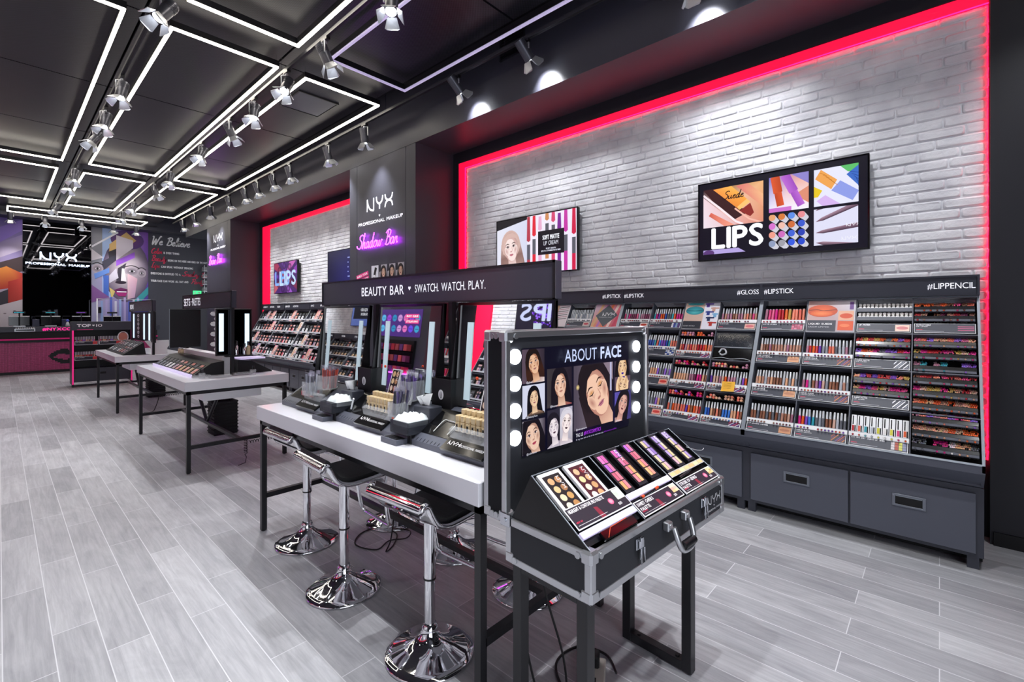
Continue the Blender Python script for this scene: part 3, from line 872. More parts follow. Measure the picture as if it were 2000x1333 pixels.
# ------------------------------------------------------------------ mirror stations on the bar
def station(i, Y0):
    name = ('far left', 'middle', 'near')[i]
    # tilted mirror
    t = thing('tilted_mirror', 'tilted mirror with two frosted light strips, %s station of the beauty bar' % name, 'mirror', (1.655, Y0 - .375, 1.055), 0, 'mirrors of the beauty bar')
    tilt = math.radians(4.6); hh = .565; hw = .325
    Mx = frame((0, hw, 0), (0, -1, 0), (math.sin(tilt), 0, math.cos(tilt)))   # x right, y up, z towards viewer
    m = MB(Mx); m.box(0, 0, -.02, 2 * hw, hh, -.004); m.build('backing', 'black', t)
    MB(Mx).add([(.014, .014, 0), (2 * hw - .014, .014, 0), (2 * hw - .014, hh - .014, 0), (.014, hh - .014, 0)], [(0, 1, 2, 3)]).build('mirror_glass', 'mirror', t)
    m = MB(Mx)
    for a in ((0, 0, .014, hh), (2 * hw - .014, 0, 2 * hw, hh), (.014, 0, 2 * hw - .014, .014), (.014, hh - .014, 2 * hw - .014, hh)): m.box(a[0], a[1], -.02, a[2], a[3], .006)
    m.build('frame', 'black_gloss', t)
    for u in (.075, 2 * hw - .12):
        MB(Mx).box(u, .05, .001, u + .045, hh - .105, .003).build('light_strip', 'frost', t)
    for q0 in (-hw - .006, hw):
        MB().prism([(-.045, 0), (.04, 0), (.04, hh), (.042, hh)], 'y', q0, q0 + .006, 0).build('side_panel', 'black', t)
    # sloping tray
    t = thing('sloping_tray', 'grey sloping display tray under the %s mirror of the beauty bar' % name, 'tray', (1.40, Y0, .9), 0, 'sloping trays of the beauty bar')
    L = .765 if i < 2 else .64
    m = MB(); m.prism([(0, 0), (.245, 0), (.245, .165), (.225, .165), (.205, .155), (.0, .028)], 'y', -L, 0)
    m.build('body', 'cabinet', t)
    sl = Vector((.205, 0, .127)).normalized(); Ms = frame((0, 0, .029), (0, -1, 0), sl)
    MB(Ms).box(.03, .055, -.01, .46, .235, .0012).build('inset_plate', 'black_gloss', t)
    m = MB(Ms)
    for k in range(8): m.box(.03 + k * .028, .002, 0, .032 + k * .028, .02, .0012)
    m.build('tick_mark', 'black', t)
    m = MB(Ms); m.box(.265, -.012, 0, .265 + .28, .06, .012); s = m.build('name_strip', 'black_gloss', t)
    A = Art(); A.strokes(logo(.29, .022, .022), .0035, '#f4f4f8'); A.text('PROFESSIONAL MAKEUP', .365, .022, .014, '#f4f4f8', wid=.165)
    A.build('lettering', Ms @ TR(0, 0, .0125), s)
    m = MB(Ms); m.prism([(.06, .012), (.075, .05), (.1, .05), (.1, .012)], 'x', .27, .545); m.build('riser', 'acrylic', t)
    # small trays and boxes
    t2 = thing('pen_tray', 'small black grooved tray at the front edge of the %s bar station' % name, 'tray', (1.33, Y0 - .64, .9), 0, 'grooved trays of the beauty bar')
    m = MB().prism([(0, 0), (.1, 0), (.1, .05), (.07, .045), (.06, .026), (0, .026)], 'y', -.14, 0); m.build('body', 'cabinet', t2)
    m = MB()
    for k in range(3): m.box(.012, -.125 + k * .04, .0255, .06, -.095 + k * .04, .0275)
    m.build('groove', 'black', t2)
    if i == 2: return
    t3 = thing('clear_drawer_box', 'black see-through drawer box holding wipes, front of the %s bar station' % name, 'box', (1.365, Y0 - .67, .95), 0, 'drawer boxes of the beauty bar')
    MB().bbox(0, -.155, .0, .16, 0, .003, .001).bbox(0, -.155, 0, .004, 0, .062, .001).bbox(.156, -.155, 0, .16, 0, .062, .001).bbox(.004, -.155, .003, .156, -.151, .062, .001).bbox(.004, -.004, .003, .156, 0, .062, .001).build('body', 'acrylic_smoke', t3)
    MB().bbox(.008, -.148, .005, .15, -.008, .03, .002).build('drawer', 'black', t3)
    MB().bbox(.03, -.14, -.05, .155, -.015, 0, .002).build('stand', 'black', t3)
    # pack of wipes
    m = MB(); n = 10; vs = []; fs = []
    for a in range(n + 1):
        for b in range(n + 1):
            u, v = a / n, b / n; e = min(u, 1 - u, v, 1 - v)
            vs.append((.012 + u * .14, -.145 + v * .14, .062 + .028 * min(1, e * 4) ** .7 + (.006 * math.sin(u * 9 + v * 5 + i) + .006 * math.sin(u * 17 - v * 23) + .008 * (v > .7) * (1 - i)) * (e > .05)))
    for a in range(n):
        for b in range(n): fs.append((a * (n + 1) + b, (a + 1) * (n + 1) + b, (a + 1) * (n + 1) + b + 1, a * (n + 1) + b + 1))
    m.add(vs, fs, 0, None, True); m.box(.015, -.142, .036, .149, -.008, .063)
    T = TR(1.365, Y0 - .67, .95)
    if i == 0: T = T @ TR(.02, -.01, .0)
    o = m.build('wipes_pack', 'wipes'); o.matrix_world = T
    tag(o, ('crumpled white wipes pack standing on the far left drawer box', 'white wipes pack lying on the middle drawer box')[i], 'wipes')
    # tissue box
    t4 = thing('tissue_box', 'dark slot topped tissue box on the %s bar station' % name, 'tissue box', (1.50, Y0 - .685, .955), 0, 'tissue boxes of the beauty bar')
    MB().bbox(0, -.14, 0, .085, 0, .115, .004).build('body', 'cabinet_dark', t4)
    MB().lathe([(0, .1155), (.018, .1155), (.02, .1165), (0, .1165)], 20, (.043, -.05, 0)).build('slot', 'black', t4)
    m = MB(); vs = []; fs = []
    for k in range(7):
        a = k / 6 * 2 - 1
        vs += [(.04 + .01 * math.sin(k * 2), -.05 + a * .035, .115), (.035 + .03 * math.sin(k * 1.7 + i), -.05 + a * .03, .15 + .02 * math.cos(k * 2.1 + i)), (.05 + .03 * math.sin(k * 1.1 + i), -.06 + a * .012, .175)]
    for k in range(6):
        for j in range(2): fs.append((k * 3 + j, k * 3 + 3 + j, k * 3 + 4 + j, k * 3 + 1 + j))
    m.add(vs, fs, 0, None, True); o = m.build('tissue', 'tissue', fix=False); o.matrix_world = TR(1.50, Y0 - .685, .955)
    tag(o, 'white tissue sticking out of the tissue box at the %s station' % name, 'tissue')
    # tall black box with round emblem
    t5 = thing('waste_box', 'tall black open topped box with round white emblem, %s station' % name, 'box', (1.60, Y0 - .715, .97), 0, 'black emblem boxes of the beauty bar')
    m = MB()
    for a in ((0, -.16, 0, .005, 0, .24), (.08, -.16, 0, .085, 0, .24), (.005, -.16, 0, .08, -.155, .24), (.005, -.005, 0, .08, 0, .24), (.005, -.155, 0, .08, -.005, .01)): m.bbox(*a, r=.001)
    m.build('body', 'black', t5)
    A = Art(); A.ell(.08, .155, .022, .027, '#e8e8ec'); A.ell(.08, .155, .008, .021, '#1a1a1e'); A.poly([(.078, .14), (.082, .14), (.084, .176), (.076, .176)], '#e8e8ec')
    A.build('emblem', frame((-.0006, 0, 0), (0, -1, 0), (0, 0, 1)), t5)
for i in range(3): station(i, (3.555, 2.77, 1.985)[i])

# foundation bottles
b0 = thing('foundation_bottle', 'x', 'bottle')
MB().bbox(-.0175, -.0135, 0, .0175, .0135, .048, .004).build('body', 'beige', b0)
MB().bbox(-.0165, -.0128, .048, .0165, .0128, .078, .003).build('cap', 'beige', b0)
MB().box(-.018, -.005, .008, -.0174, .005, .036).build('tag', 'black', b0)
first = True
for (si, y0, n, rows) in ((1, 2.50, 7, 2), (2, 1.70, 7, 2)):
    for r in range(rows):
        for k in range(n):
            x = 1.49 + r * .038; y = y0 - k * .036
            z = .9 + .028 + (x - 1.40) * .62 + .012
            Mx = TR(x, y, z) @ RZ(rnd.uniform(-.1, .1))
            lb = 'beige foundation bottle, %s from the left in the %s row, %s station' % (nth(k + 1), ('front', 'back')[r], ('', 'middle', 'near')[si])
            g = 'beige bottles at the %s station' % ('', 'middle', 'near')[si]
            if first:
                b0.matrix_world = Mx; tag(b0, lb, 'bottle', g); first = False
            else: dup(b0, Mx, lb, g)
# holders of testers and red bottles at the far station
def cup(label, x, y, z, w, h, nm='clear_holder', mt='acrylic'):
    t = thing(nm, label, 'holder', (x, y, z))
    m = MB()
    for a in ((-w, -w, 0, -w + .003, w, h), (w - .003, -w, 0, w, w, h), (-w + .003, -w, 0, w - .003, -w + .003, h), (-w + .003, w - .003, 0, w - .003, w, h), (-w, -w, -.002, w, w, .002)): m.box(*a)
    m.build('wall', mt, t); return t
s0 = thing('wrapped_brush', 'x', 'brush')
MB().tube([(0, 0, 0), (0, 0, .02), (0, 0, .1), (0, 0, .125)], .0068, 6).build('handle', 'tint', s0)
MB().box(-.010, -.0015, .01, .010, .0015, .15).build('sleeve', 'film', s0)
first = True
HOLD = [(1.53, 2.84 + .28, 1.045, .05, .09, 22, ['#c4432e', '#8a2a2a', '#d9603a', '#7c3040'], 'far left', .06), (1.47, 3.22, 1.0, .05, .09, 20, ['#8a8d9a', '#c7c9d4', '#70727e', '#3a3a44'], 'far left', .0),
        (1.585, 2.225, 1.07, .055, .11, 24, ['#6a4aa0', '#2a2440', '#8a6ac0', '#4a3a70', '#1e1a28'], 'middle', .05), (1.475, 2.19, 1.0, .04, .075, 20, ['#3a3454', '#5a4a80', '#1e1c28'], 'middle', .0)]
for hi, (x, y, z, w, h, n, cs, nm, dz) in enumerate(HOLD):
    cup('clear plastic cup of wrapped applicators, %s station, %s one' % (nm, ('back', 'front', 'back', 'front')[hi]), x, y, z, w, h)
    for k in range(n):
        px, py = x + rnd.uniform(-w, w) * .75, y + rnd.uniform(-w, w) * .75
        Mx = TR(px, py, z + .004) @ Matrix.Rotation(rnd.uniform(-.18, .18), 4, 'X') @ Matrix.Rotation(rnd.uniform(-.05, .22), 4, 'Y') @ RZ(rnd.uniform(0, 3)) @ Matrix.Scale(1.0 + rnd.uniform(-.08, .12), 4, (0, 0, 1))
        lb = 'wrapped applicator standing in the %s clear cup of the %s bar station' % (('back', 'front', 'back', 'front')[hi], nm); g = 'applicators in the %s cup, %s station' % (('back', 'front', 'back', 'front')[hi], nm)
        c = lin(rnd.choice(cs)) + (1,)
        if first:
            s0.matrix_world = Mx; tag(s0, lb, 'applicator', g); first = False
            for q in kids(s0): q.color = c
        else: dup(s0, Mx, lb, g, c)
# red testers at far left station
r0 = thing('nail_bottle', 'x', 'bottle')
MB().bbox(-.011, -.011, 0, .011, .011, .032, .003).build('body', 'tint', r0)
MB().cyl((0, 0, .032), (0, 0, .062), .007, 10).build('cap', 'black_cap', r0)
first = True
for r in range(2):
    for k in range(7):
        x, y = 1.475 + r * .028, 3.375 - k * .027 * 1.0
        if y < 3.235 and r == 0: continue
        z = .9 + .028 + (x - 1.40) * .62 + .004
        c = lin(('#b03040', '#d05a48', '#7a2030', '#c04a5a')[(k + r) % 4]) + (1,)
        lb = 'small red bottle with black cap, %s in the %s row of the far left station' % (nth(k + 1), ('front', 'back')[r])
        if first:
            r0.matrix_world = TR(x, y, z); tag(r0, lb, 'bottle', 'red bottles at the far left station'); first = False
            for q in kids(r0): q.color = c
        else: dup(r0, TR(x, y, z), lb, 'red bottles at the far left station', c)
# standing palettes
def palette(label, Mx, w, h, cols, rows, pans, bgc='#1c1216', border='#eeeef2', bw=.006, rnd_pan=True, logo_side=True, nm='makeup_palette', group=None):
    t = thing(nm, label, 'makeup palette', group=group, Mx=Mx)
    MB().bbox(0, 0, -.012, w, h, 0, .0015).build('case', 'white' if border == '#eeeef2' else 'black_cap', t)
    A = Art(); A.rect(0, 0, w, h, border); A.rect(bw, bw, w - bw, h - bw, bgc)
    x0, x1 = bw * 1.6, w - bw * 1.6; y0, y1 = bw * 1.6, h - bw * 1.6
    if logo_side: x1 = x1
    cw = (x1 - x0) / cols; ch = (y1 - y0) / rows
    for r in range(rows):
        for c in range(cols):
            cx, cy = x0 + (c + .5) * cw, y1 - (r + .5) * ch
            col = pans[(r * cols + c) % len(pans)]
            if rnd_pan: A.ell(cx, cy, cw * .40, ch * .40, col)
            else: A.rect(cx - cw * .44, cy - ch * .44, cx + cw * .44, cy + ch * .44, col)
    if logo_side:
        L = [[(q, p) for p, q in l] for l in logo(0, 0, 1)]
        sc_ = h * .1
        A.strokes([[(x1 - .02 * w - sc_ + a * sc_ * .9, y1 - (b_) * sc_ * .8 - .02 * h) for a, b_ in l] for l in L], sc_ * .12, '#f4f4f6')
    A.build('pans', Matrix.Identity(4), t)
    return t
PAN = ['#e0bc8a', '#c8966a', '#e8c9a0', '#b98a64', '#e6d0c0', '#b0714f', '#d8a880', '#9a5c44']
up = Vector((.28, 0, .96)).normalized()
palette('open contour palette of eight round pans standing at the middle bar station', frame((1.535, 2.405, 1.055), (0, -1, 0), up), .085, .185, 2, 4, PAN)
palette('white framed palette of round pans standing behind the open one, middle station', frame((1.56, 2.30, 1.045), (0, -1, 0), up), .095, .185, 2, 4, PAN[::-1], bw=.014)
palette('open contour palette standing at the near bar station beside the case lid', frame((1.535, 1.62, 1.055), (0, -1, 0), up), .085, .185, 2, 4, PAN)
t = thing('plastic_bag', 'small clear plastic strip lying on the black plate of the near station', 'plastic', (1.46, 1.86, .972))
Ms = frame((0, 0, .0), (0, -1, 0), Vector((.205, 0, .127)))
m = MB(Ms); m.tube(smooth([(.0, 0, .002), (.002, .08, .003), (.03, .085, .002), (.1, .075, .003), (.105, .0, .002)], 4), .0022, 5); m.build('edge', 'white', t)
for (lb, x, y, z, r) in (('clear plastic tester tube leaning on the middle station plate', 1.455, 2.66, .975, .3), ('small clear spatula holder on the far left station plate', 1.5, 3.43, 1.0, .1)):
    t = thing('tester_tube', lb, 'tester', (x, y, z), r)
    MB().cyl((0, 0, 0), (.03, .01, .055), .006, 8).build('body', 'clear_cap', t); MB().cyl((.03, .01, .055), (.034, .011, .062), .008, 8, r1=.003).build('cap', 'white', t)
for i, (x, y, z) in enumerate(((1.535, 2.41, 1.25), (1.535, 1.625, 1.25), (1.45, 2.2, .99))):
    o = MB().lathe([(0, -.004), (.008, -.003), (.0085, 0), (.008, .003), (0, .004)], 12).build('round_sticker', 'orange'); o.location = (x, y, z); o.rotation_euler = (0, PI / 2, 0)
    tag(o, ('orange round sticker on top of the middle station palette', 'orange round sticker on top of the near station palette', 'orange round sticker beside the middle station drawer box')[i], 'sticker')
# ------------------------------------------------------------------ flight case with screen on its stand
CN = TR(1.234, .795, 0) @ RZ(math.radians(-3.5))
L = 1.015
stand = thing('display_stand', 'black square tube stand carrying the open flight case', 'stand', Mx=CN)
for a in (.03, .764):
    for b in (.038, .335):
        MB().bbox(a, b, .005, a + .043, b + .043, .648, .002).build('leg', 'steel_black', stand)
    MB().bbox(a, .081, .005, a + .043, .335, .045, .002).build('floor_bar', 'steel_black', stand)
    for b in (.11, .3):
        MB().cyl((a + .021, b, .045), (a + .021, b, .05), .009, 10).build('bolt', 'black', stand)
    MB().bbox(a, .081, .608, a + .043, .335, .648, .002).build('top_bar', 'steel_black', stand)
for b in (.043, .345):
    MB().bbox(.073, b, .613, .764, b + .03, .646, .002).build('cross_bar', 'steel_black', stand)

case = thing('flight_case', 'open black flight case with aluminium edges and a lit beauty screen in its upright lid', 'case', Mx=CN)
def edges(m, x0, y0, z0, x1, y1, z1, w=.026, o=.0018):
    X = (x0, x1); Y = (y0, y1); Z = (z0, z1)
    for i in (0, 1):
        for j in (0, 1):
            sx = (X[i] - o, X[i] + w) if i == 0 else (X[i] - w, X[i] + o)
            sy = (Y[j] - o, Y[j] + w) if j == 0 else (Y[j] - w, Y[j] + o)
            sz = (Z[j] - o, Z[j] + w) if j == 0 else (Z[j] - w, Z[j] + o)
            m.bbox(sx[0], sy[0], z0 + w, sx[1], sy[1], z1 - w, .003)
            sy2 = (Y[i] - o, Y[i] + w) if i == 0 else (Y[i] - w, Y[i] + o)
            m.bbox(x0 + w, sy2[0], sz[0], x1 - w, sy2[1], sz[1], .003)
            m.bbox(sx[0], y0 + w, sz[0], sx[1], y1 - w, sz[1], .003)
body = MB().box(0, 0, .65, L, .383, .806).build('body', 'case_skin', case)
m = MB(); edges(m, 0, 0, .65, L, .383, .809); m.build('edge_trim', 'alu', case)
lid = MB().box(0, .395, .80, L, .505, 1.49).build('lid', 'case_skin', case)
m = MB(); 
X0, X1, Y0, Y1, Z0, Z1 = 0, L, .383, .505, .785, 1.49
edges(m, X0, Y0, Z0, X1, Y1, Z1, .024); m.build('edge_trim', 'alu', lid)
MB().box(0, .383, .785, .022, .505, 1.49).box(L - .022, .383, .785, L, .505, 1.49).box(.022, .385, 1.466, L - .022, .505, 1.49).build('rim', 'case_skin', lid)
# metal corners
def corner(x, y, z, sx, sy, sz):
    m = MB(); q = .042; o = .004
    m.bbox(min(x - sx * o, x + sx * q), min(y - sy * o, y + sy * q), min(z - sz * o, z + sz * q), max(x - sx * o, x + sx * q), max(y - sy * o, y + sy * q), max(z - sz * o, z + sz * q), .008)
    m.cyl((x + sx * .05, y - sy * .002, z + sz * .018), (x + sx * .05, y - sy * .006, z + sz * .018), .011, 10)
    m.cyl((x - sx * .002, y + sy * .05, z + sz * .018), (x - sx * .006, y + sy * .05, z + sz * .018), .011, 10)
    return m
for (x, sx) in ((0, 1), (L, -1)):
    for (y, sy) in ((0, 1), (.383, -1)):
        corner(x, y, .65, sx, sy, 1).build('metal_corner', 'alu', case)
    corner(x, .0, .809, sx, 1, -1).build('metal_corner', 'alu', case)
    for (y, sy) in ((.505, -1), (.383, 1)):
        corner(x, y, 1.49, sx, sy, -1).build('metal_corner', 'alu', lid)
        corner(x, y, .785, sx, sy, 1).build('metal_corner', 'alu', lid)
    m = MB()
    sgn = .0 if sx > 0 else 0
    m.bbox(x - .006, .36, .775, x + .006, .41, .825, .003); m.cyl((x - .01, .383, .80), (x + .01, .383, .80), .008, 10)
    m.build('hinge', 'steel', case)
# latches
for a in (.275, .79):
    m = MB().bbox(a - .022, -.008, .735, a + .016, 0, .775, .002).bbox(a - .018, -.018, .742, a + .012, -.006, .772, .003).bbox(a - .012, -.02, .752, a + .006, -.012, .782, .003)
    m.tube([(a - .008, -.016, .742), (a - .004, -.016, .688), (a + .016, -.016, .688), (a + .014, -.016, .742)], .0032, 6)
    m.bbox(a - .006, -.012, .70, a + .013, -.008, .745, .001)
    m.build('latch', 'steel', case)
# handle
m = MB()
for a in (.462, .602):
    m.bbox(a - .017, -.026, .742, a + .017, 0, .776, .004); m.cyl((a, -.026, .759), (a, -.029, .759), .011, 14)
h = m.build('handle_mount', 'alu', case)
m = MB().tube(smooth([(.468, -.034, .757), (.472, -.05, .71), (.49, -.058, .676), (.532, -.06, .668), (.575, -.058, .676), (.592, -.05, .71), (.596, -.034, .757)], 5), .0115, 10)
hb = m.build('handle', 'alu', case)
MB().tube([(.49, -.062, .69), (.575, -.062, .69)], .015, 12).build('grip', 'black', hb)
A = Art(); A.logo(.838, .722, .036, '#d8dade'); A.build('lettering', frame((0, -.0022, 0), (1, 0, 0), (0, 0, 1)), case)
# lid front: black panel, bulbs, screen
FP = frame((0, .3935, 0), (1, 0, 0), (0, 0, 1))
MB(FP).box(.093, 1.006, 0, .843, 1.423, .0015).build('screen', 'black_gloss', lid)
for k in range(4):
    for a in (.055, .912):
        z = 1.394 - k * .1025
        MB().tube([(a, .395, z), (a, .388, z), (a, .386, z)], .0285, 24).build('bulb', 'bulb', lid)
A = Art(); A.z0 = .0018
A.rect(.093, 1.006, .843, 1.423, '#0c0b1e')
face(A, .093, 1.286, .221, 1.418, bg='#5a4a58', bg2='#2e2632', skin='#e0b493', sk2='#9a6248', hair='#1c1414', hair2='#3a2018', fx=.5, fy=.6, fr=.25, rot=.25, lip='#b07a70', top='#e8e2e4')
face(A, .093, 1.152, .221, 1.279, bg='#c9cce0', skin='#e3c3a0', sk2='#b08a70', hair='#0e0d14', fx=.5, fy=.6, fr=.2, rot=.1, lip='#a86a70', closed=True, top='#15141c')
face(A, .093, 1.012, .221, 1.141, bg='#d9d0dc', bg2='#3a3040', skin='#e3c0aa', sk2='#a9806e', hair='#140f18', fx=.42, fy=.55, fr=.34, rot=.28, lip='#b0405a', eye='#2c1c28', top='#e0c4b4')
face(A, .23, 1.175, .388, 1.333, bg='#3a3438', bg2='#241c2a', skin='#e3bda6', sk2='#a2715c', hair='#17121c', fx=.52, fy=.58, fr=.25, rot=.12, lip='#c08878', lidc='#6a4048', top='#8a3048')
face(A, .23, 1.012, .306, 1.166, bg='#2c2838', skin='#e6dce0', sk2='#a79aa8', hair='#1a1622', fx=.5, fy=.55, fr=.42, rot=.15, lip='#4a3048', lidc='#8a8296', closed=True, top='#c9c4d0')
face(A, .306, 1.012, .388, 1.166, bg='#a8a4b6', skin='#f0e2e0', sk2='#b6a4ac', hair='#d0cbd6', hair2='#8a8696', fx=.52, fy=.6, fr=.4, rot=-.15, lip='#3a2838', top='#d8d2dc')
face(A, .394, 1.055, .687, 1.333, bg='#4a4250', bg2='#8a7a88', skin='#e9bfa6', sk2='#b07a6c', hair='#1e161c', hair2='#2c2026', fx=.56, fy=.56, fr=.30, rot=.55, lip='#b06a80', lidc='#c98a4a', closed=True, top='#6a4a50')
A.ell(.42, 1.24, .012, .012, '#f0d890', '#6a5a50')
A.rect(.662, 1.2, .674, 1.333, '#b8b8d8')
face(A, .697, 1.258, .832, 1.334, bg='#3a3040', skin='#e6c39c', sk2='#b08058', hair='#141018', fx=.5, fy=.6, fr=.3, lip='#3a28a0', closed=True)
face(A, .697, 1.193, .832, 1.258, bg='#5a4858', skin='#e6c39c', sk2='#b08058', hair='#e6c39c', fx=.5, fy=.5, fr=.3, rot=2.9, lip='#3a28a0', closed=True, long=False, shoulder=False)
face(A, .695, 1.047, .836, 1.187, bg='#5a50a8', bg2='#3a3468', skin='#d9a898', sk2='#9a6a68', hair='#17121a', fx=.5, fy=.6, fr=.27, rot=-.4, lip='#7a3a4a', top='#c9b8b8')
A.text('ABOUT', .325, 1.355, .055, '#c4d2f6', wid=.225); A.text('FACE', .58, 1.355, .055, '#ccd8ff', wid=.165, bold=.035)
A.text('TAG US', .4, 1.03, .016, '#e6e6f6', wid=.048); A.text('#NYXCOSMETICS', .455, 1.031, .016, '#a030d8', wid=.125, bold=.02)
A.text('Or tag them with our link on the social media page', .4, 1.016, .007, '#c9c9e0', wid=.2); A.text('#beautyselfie', .605, 1.017, .007, '#8a2ac0', wid=.1)
for x, y, s in ((.097, 1.29, '@glam'), (.097, 1.157, '@beautyface'), (.098, 1.016, '@colorlover'), (.234, 1.18, '@lipqueen'), (.4, 1.058, '@makeupmaven'), (.7, 1.05, '@shadow')):
    A.text(s, x, y, .008, '#e0e0ee')
A.build('picture', FP, lid, 'screen')

# sloping display resting on the case
ds = thing('palette_display', 'black three part sloping palette display standing on the flight case', 'display', Mx=CN)
pr = [(.012, .812), (.262, .985), (.36, .812)]
for a, nm in ((.008, 'side_panel'), (.338, 'divider'), (.668, 'divider'), (.996, 'side_panel')):
    MB().prism(pr, 'x', a, a + .004).build(nm, 'black', ds)
    MB().tube([(a + .002, .011, .8135), (a + .002, .262, .987)], .0022, 6).build('edge_strip', 'alu_edge', ds)
MB().prism([(.012, .812), (.03, .812), (.27, .95), (.262, .985), (.268, .985), (.36, .812)], 'x', .012, .996).build('floor_panel', 'black', ds)
MB().tube([(.008, .263, .986), (1.0, .263, .986)], .0022, 6).build('edge_strip', 'alu_edge', ds)
ys = Vector((0, .25, .173)).normalized()
SF = lambda a, t, n=0: CN @ (frame((0, .015, .812), (1, 0, 0), ys) @ TR(a, t, n))
def sgn_card(label, a, t, n, w, h, title, lines, imgcols, tiltx=.0):
    o = thing('price_card', label, 'sign', Mx=SF(a, t, n) @ Matrix.Rotation(tiltx, 4, 'X'))
    MB().bbox(0, 0, -.002, w, h, 0, .0006).build('card', 'white', o)
    A = Art(); A.rect(.004, .004, w - .004, h - .004, '#2c2430')
    A.poly([(w * .42, .004), (w * .5, .004), (w * .47, h * .55), (w * .41, h * .6)], '#8a2438')
    for k, s in enumerate(title): A.text(s, .012, h - .022 - k * .019, .0135, '#f4f2f4', wid=min(w * .62, len(s) * .0092), bold=.03)
    A.text('NEW IN!', .012, h * .26, .006, '#e0325a', bold=.03); A.rect(.012, h * .15, w * .55, h * .17, '#d8d4d8')
    A.ell(w * .72, h * .5, .014, .012, '#e8608a'); A.ell(w * .72, h * .5, .009, .007, '#f4a0b4')
    A.text('$30', w * .8, h * .2, .010, '#f4f2f4', bold=.03)
    x0 = w * .84; cw = (w - .006 - x0) / 2
    for i, c in enumerate(imgcols): A.rect(x0 + (i % 2) * cw, h * .42 + (i // 2) * h * .17, x0 + (i % 2 + 1) * cw, h * .42 + (i // 2 + 1) * h * .17, c)
    A.build('print', Matrix.Identity(4), o)
# left compartment
palette('white framed contour palette at the left end of the case display', SF(.03, .112, .002), .118, .185, 2, 4, ['#d9a878', '#c08a5c', '#e0c08a', '#a8744a', '#e6d2ae', '#c9985a', '#ead9c4', '#b8844e'], bgc='#1c1216', bw=.014)
palette('white framed contour palette, second from the left in the case display', SF(.172, .112, .004), .118, .185, 2, 4, ['#e0b48c', '#8a2a30', '#e6cf9a', '#d8a878', '#efdcc0', '#c99a6a', '#f0e0d2', '#d2a070'], bgc='#4a1420', bw=.014)
sgn_card('card reading HIGHLIGHT & CONTOUR PRO PALETTE at the left of the case display', .016, .062, .014, .315, .082, ['HIGHLIGHT & CONTOUR PRO PALETTE'], 1, ['#d8d8c8', '#e4e4d8', '#c8d0c0', '#e8e8e0', '#d0d8c8', '#dcdcd0'])
o = MB().bbox(.016, .034, -.006, .333, .058, .006, .002).build('acrylic_ledge', 'lilac_glow'); o.matrix_world = SF(0, 0, .004); tag(o, 'lilac plastic ledge below the highlight and contour card', 'ledge')
o = thing('makeup_palette', 'black closed palette lying at the left front of the case display', 'makeup palette', Mx=SF(.09, -.002, .0))
MB().bbox(0, 0, 0, .2, .034, .012, .003).build('case', 'black_gloss', o); MB().tube([(.02, .004, .0125), (.06, .03, .0125), (.16, .032, .0125)], .0012, 5).build('trim', 'orange', o)
# middle compartment
PK = ['#e07ab8', '#d060a8', '#b868c8', '#d878a0', '#c8627a', '#d87a8a', '#e8a06a', '#e4808a', '#f0b07a', '#e89080']
for k in range(3):
    palette('slim pink and purple blush palette, %s in the middle of the case display' % nth(k + 1), SF(.362 + k * .098, .108 + .004 * k, .004 + .002 * k), .062, .19, 2, 4, PK[k:] + PK[:k], bgc='#15141a', border='#1c1b22', bw=.006, rnd_pan=False, logo_side=(k == 1))
o = MB().bbox(.345, .078, -.006, .664, .102, .006, .002).build('acrylic_ledge', 'lilac_glow'); o.matrix_world = SF(0, 0, .004); tag(o, 'lilac plastic ledge in the middle of the case display', 'ledge')
o = thing('makeup_brush', 'dark brush with orange ends lying in the middle of the case display', 'brush', Mx=SF(.40, .082, .006))
MB().tube([(0, -.014, 0), (.15, -.006, 0)], .005, 8).build('handle', 'black_cap', o); MB().tube([(.012, -.0133, .001), (.03, -.012, .001)], .0058, 8).tube([(.12, -.008, .001), (.145, -.006, .001)], .0058, 8).build('ferrule', 'orange', o)
sgn_card('card reading SWEET CHEEKS PALETTE in the middle of the case display', .348, .002, .004, .31, .064, ['SWEET CHEEKS', 'PALETTE'], 1, ['#e8c08a', '#f0d0a0', '#e0a898', '#e8b8a8', '#f0cdb8', '#f0d8c0'])
# right compartment
PV = ['#d8c49a', '#a890c8', '#c8b4e0', '#9a78c0', '#e0caa0', '#b098d0', '#d8c090', '#d0a8b8']
for k in range(3):
    palette('slim lilac and gold palette, %s at the right of the case display' % nth(k + 1), SF(.690 + k * .098, .108 + .003 * k, .004 + .002 * k), .062, .19, 2, 4, PV[k:] + PV[:k], bgc='#191820', border='#20202a', bw=.006, rnd_pan=False, logo_side=(k > 0))
palette('gold palette lying across the right part of the case display', SF(.675, .082, .008), .31, .024, 7, 1, ['#e0c890', '#d8b880', '#ead8a8'], bgc='#b8b0a0', border='#c8c4cc', bw=.002, rnd_pan=False, logo_side=False)
o = thing('makeup_brush', 'black brush lying above the right card of the case display', 'brush', Mx=SF(.72, .07, .006)); MB().tube([(0, 0, 0), (.12, .008, 0)], .006, 8).build('handle', 'black_cap', o)
sgn_card('card reading STROBE OF GENIUS PALETTE at the right of the case display', .676, .0, .004, .315, .06, ['STROBE OF GENIUS', 'PALETTE'], 1, ['#d8b878', '#e8d09a', '#f0dcb0', '#c8a868', '#e0c890', '#e8d8b0'])
t = thing('plastic_strip', 'curled clear plastic strip at the right edge of the case display', 'plastic', Mx=SF(1.0, .13, .01)); MB().tube(smooth([(-.03, .05, 0), (0, .02, .004), (.03, .0, .012), (.06, .004, .014)], 4), .0014, 5).build('strip', 'clear_cap', t)

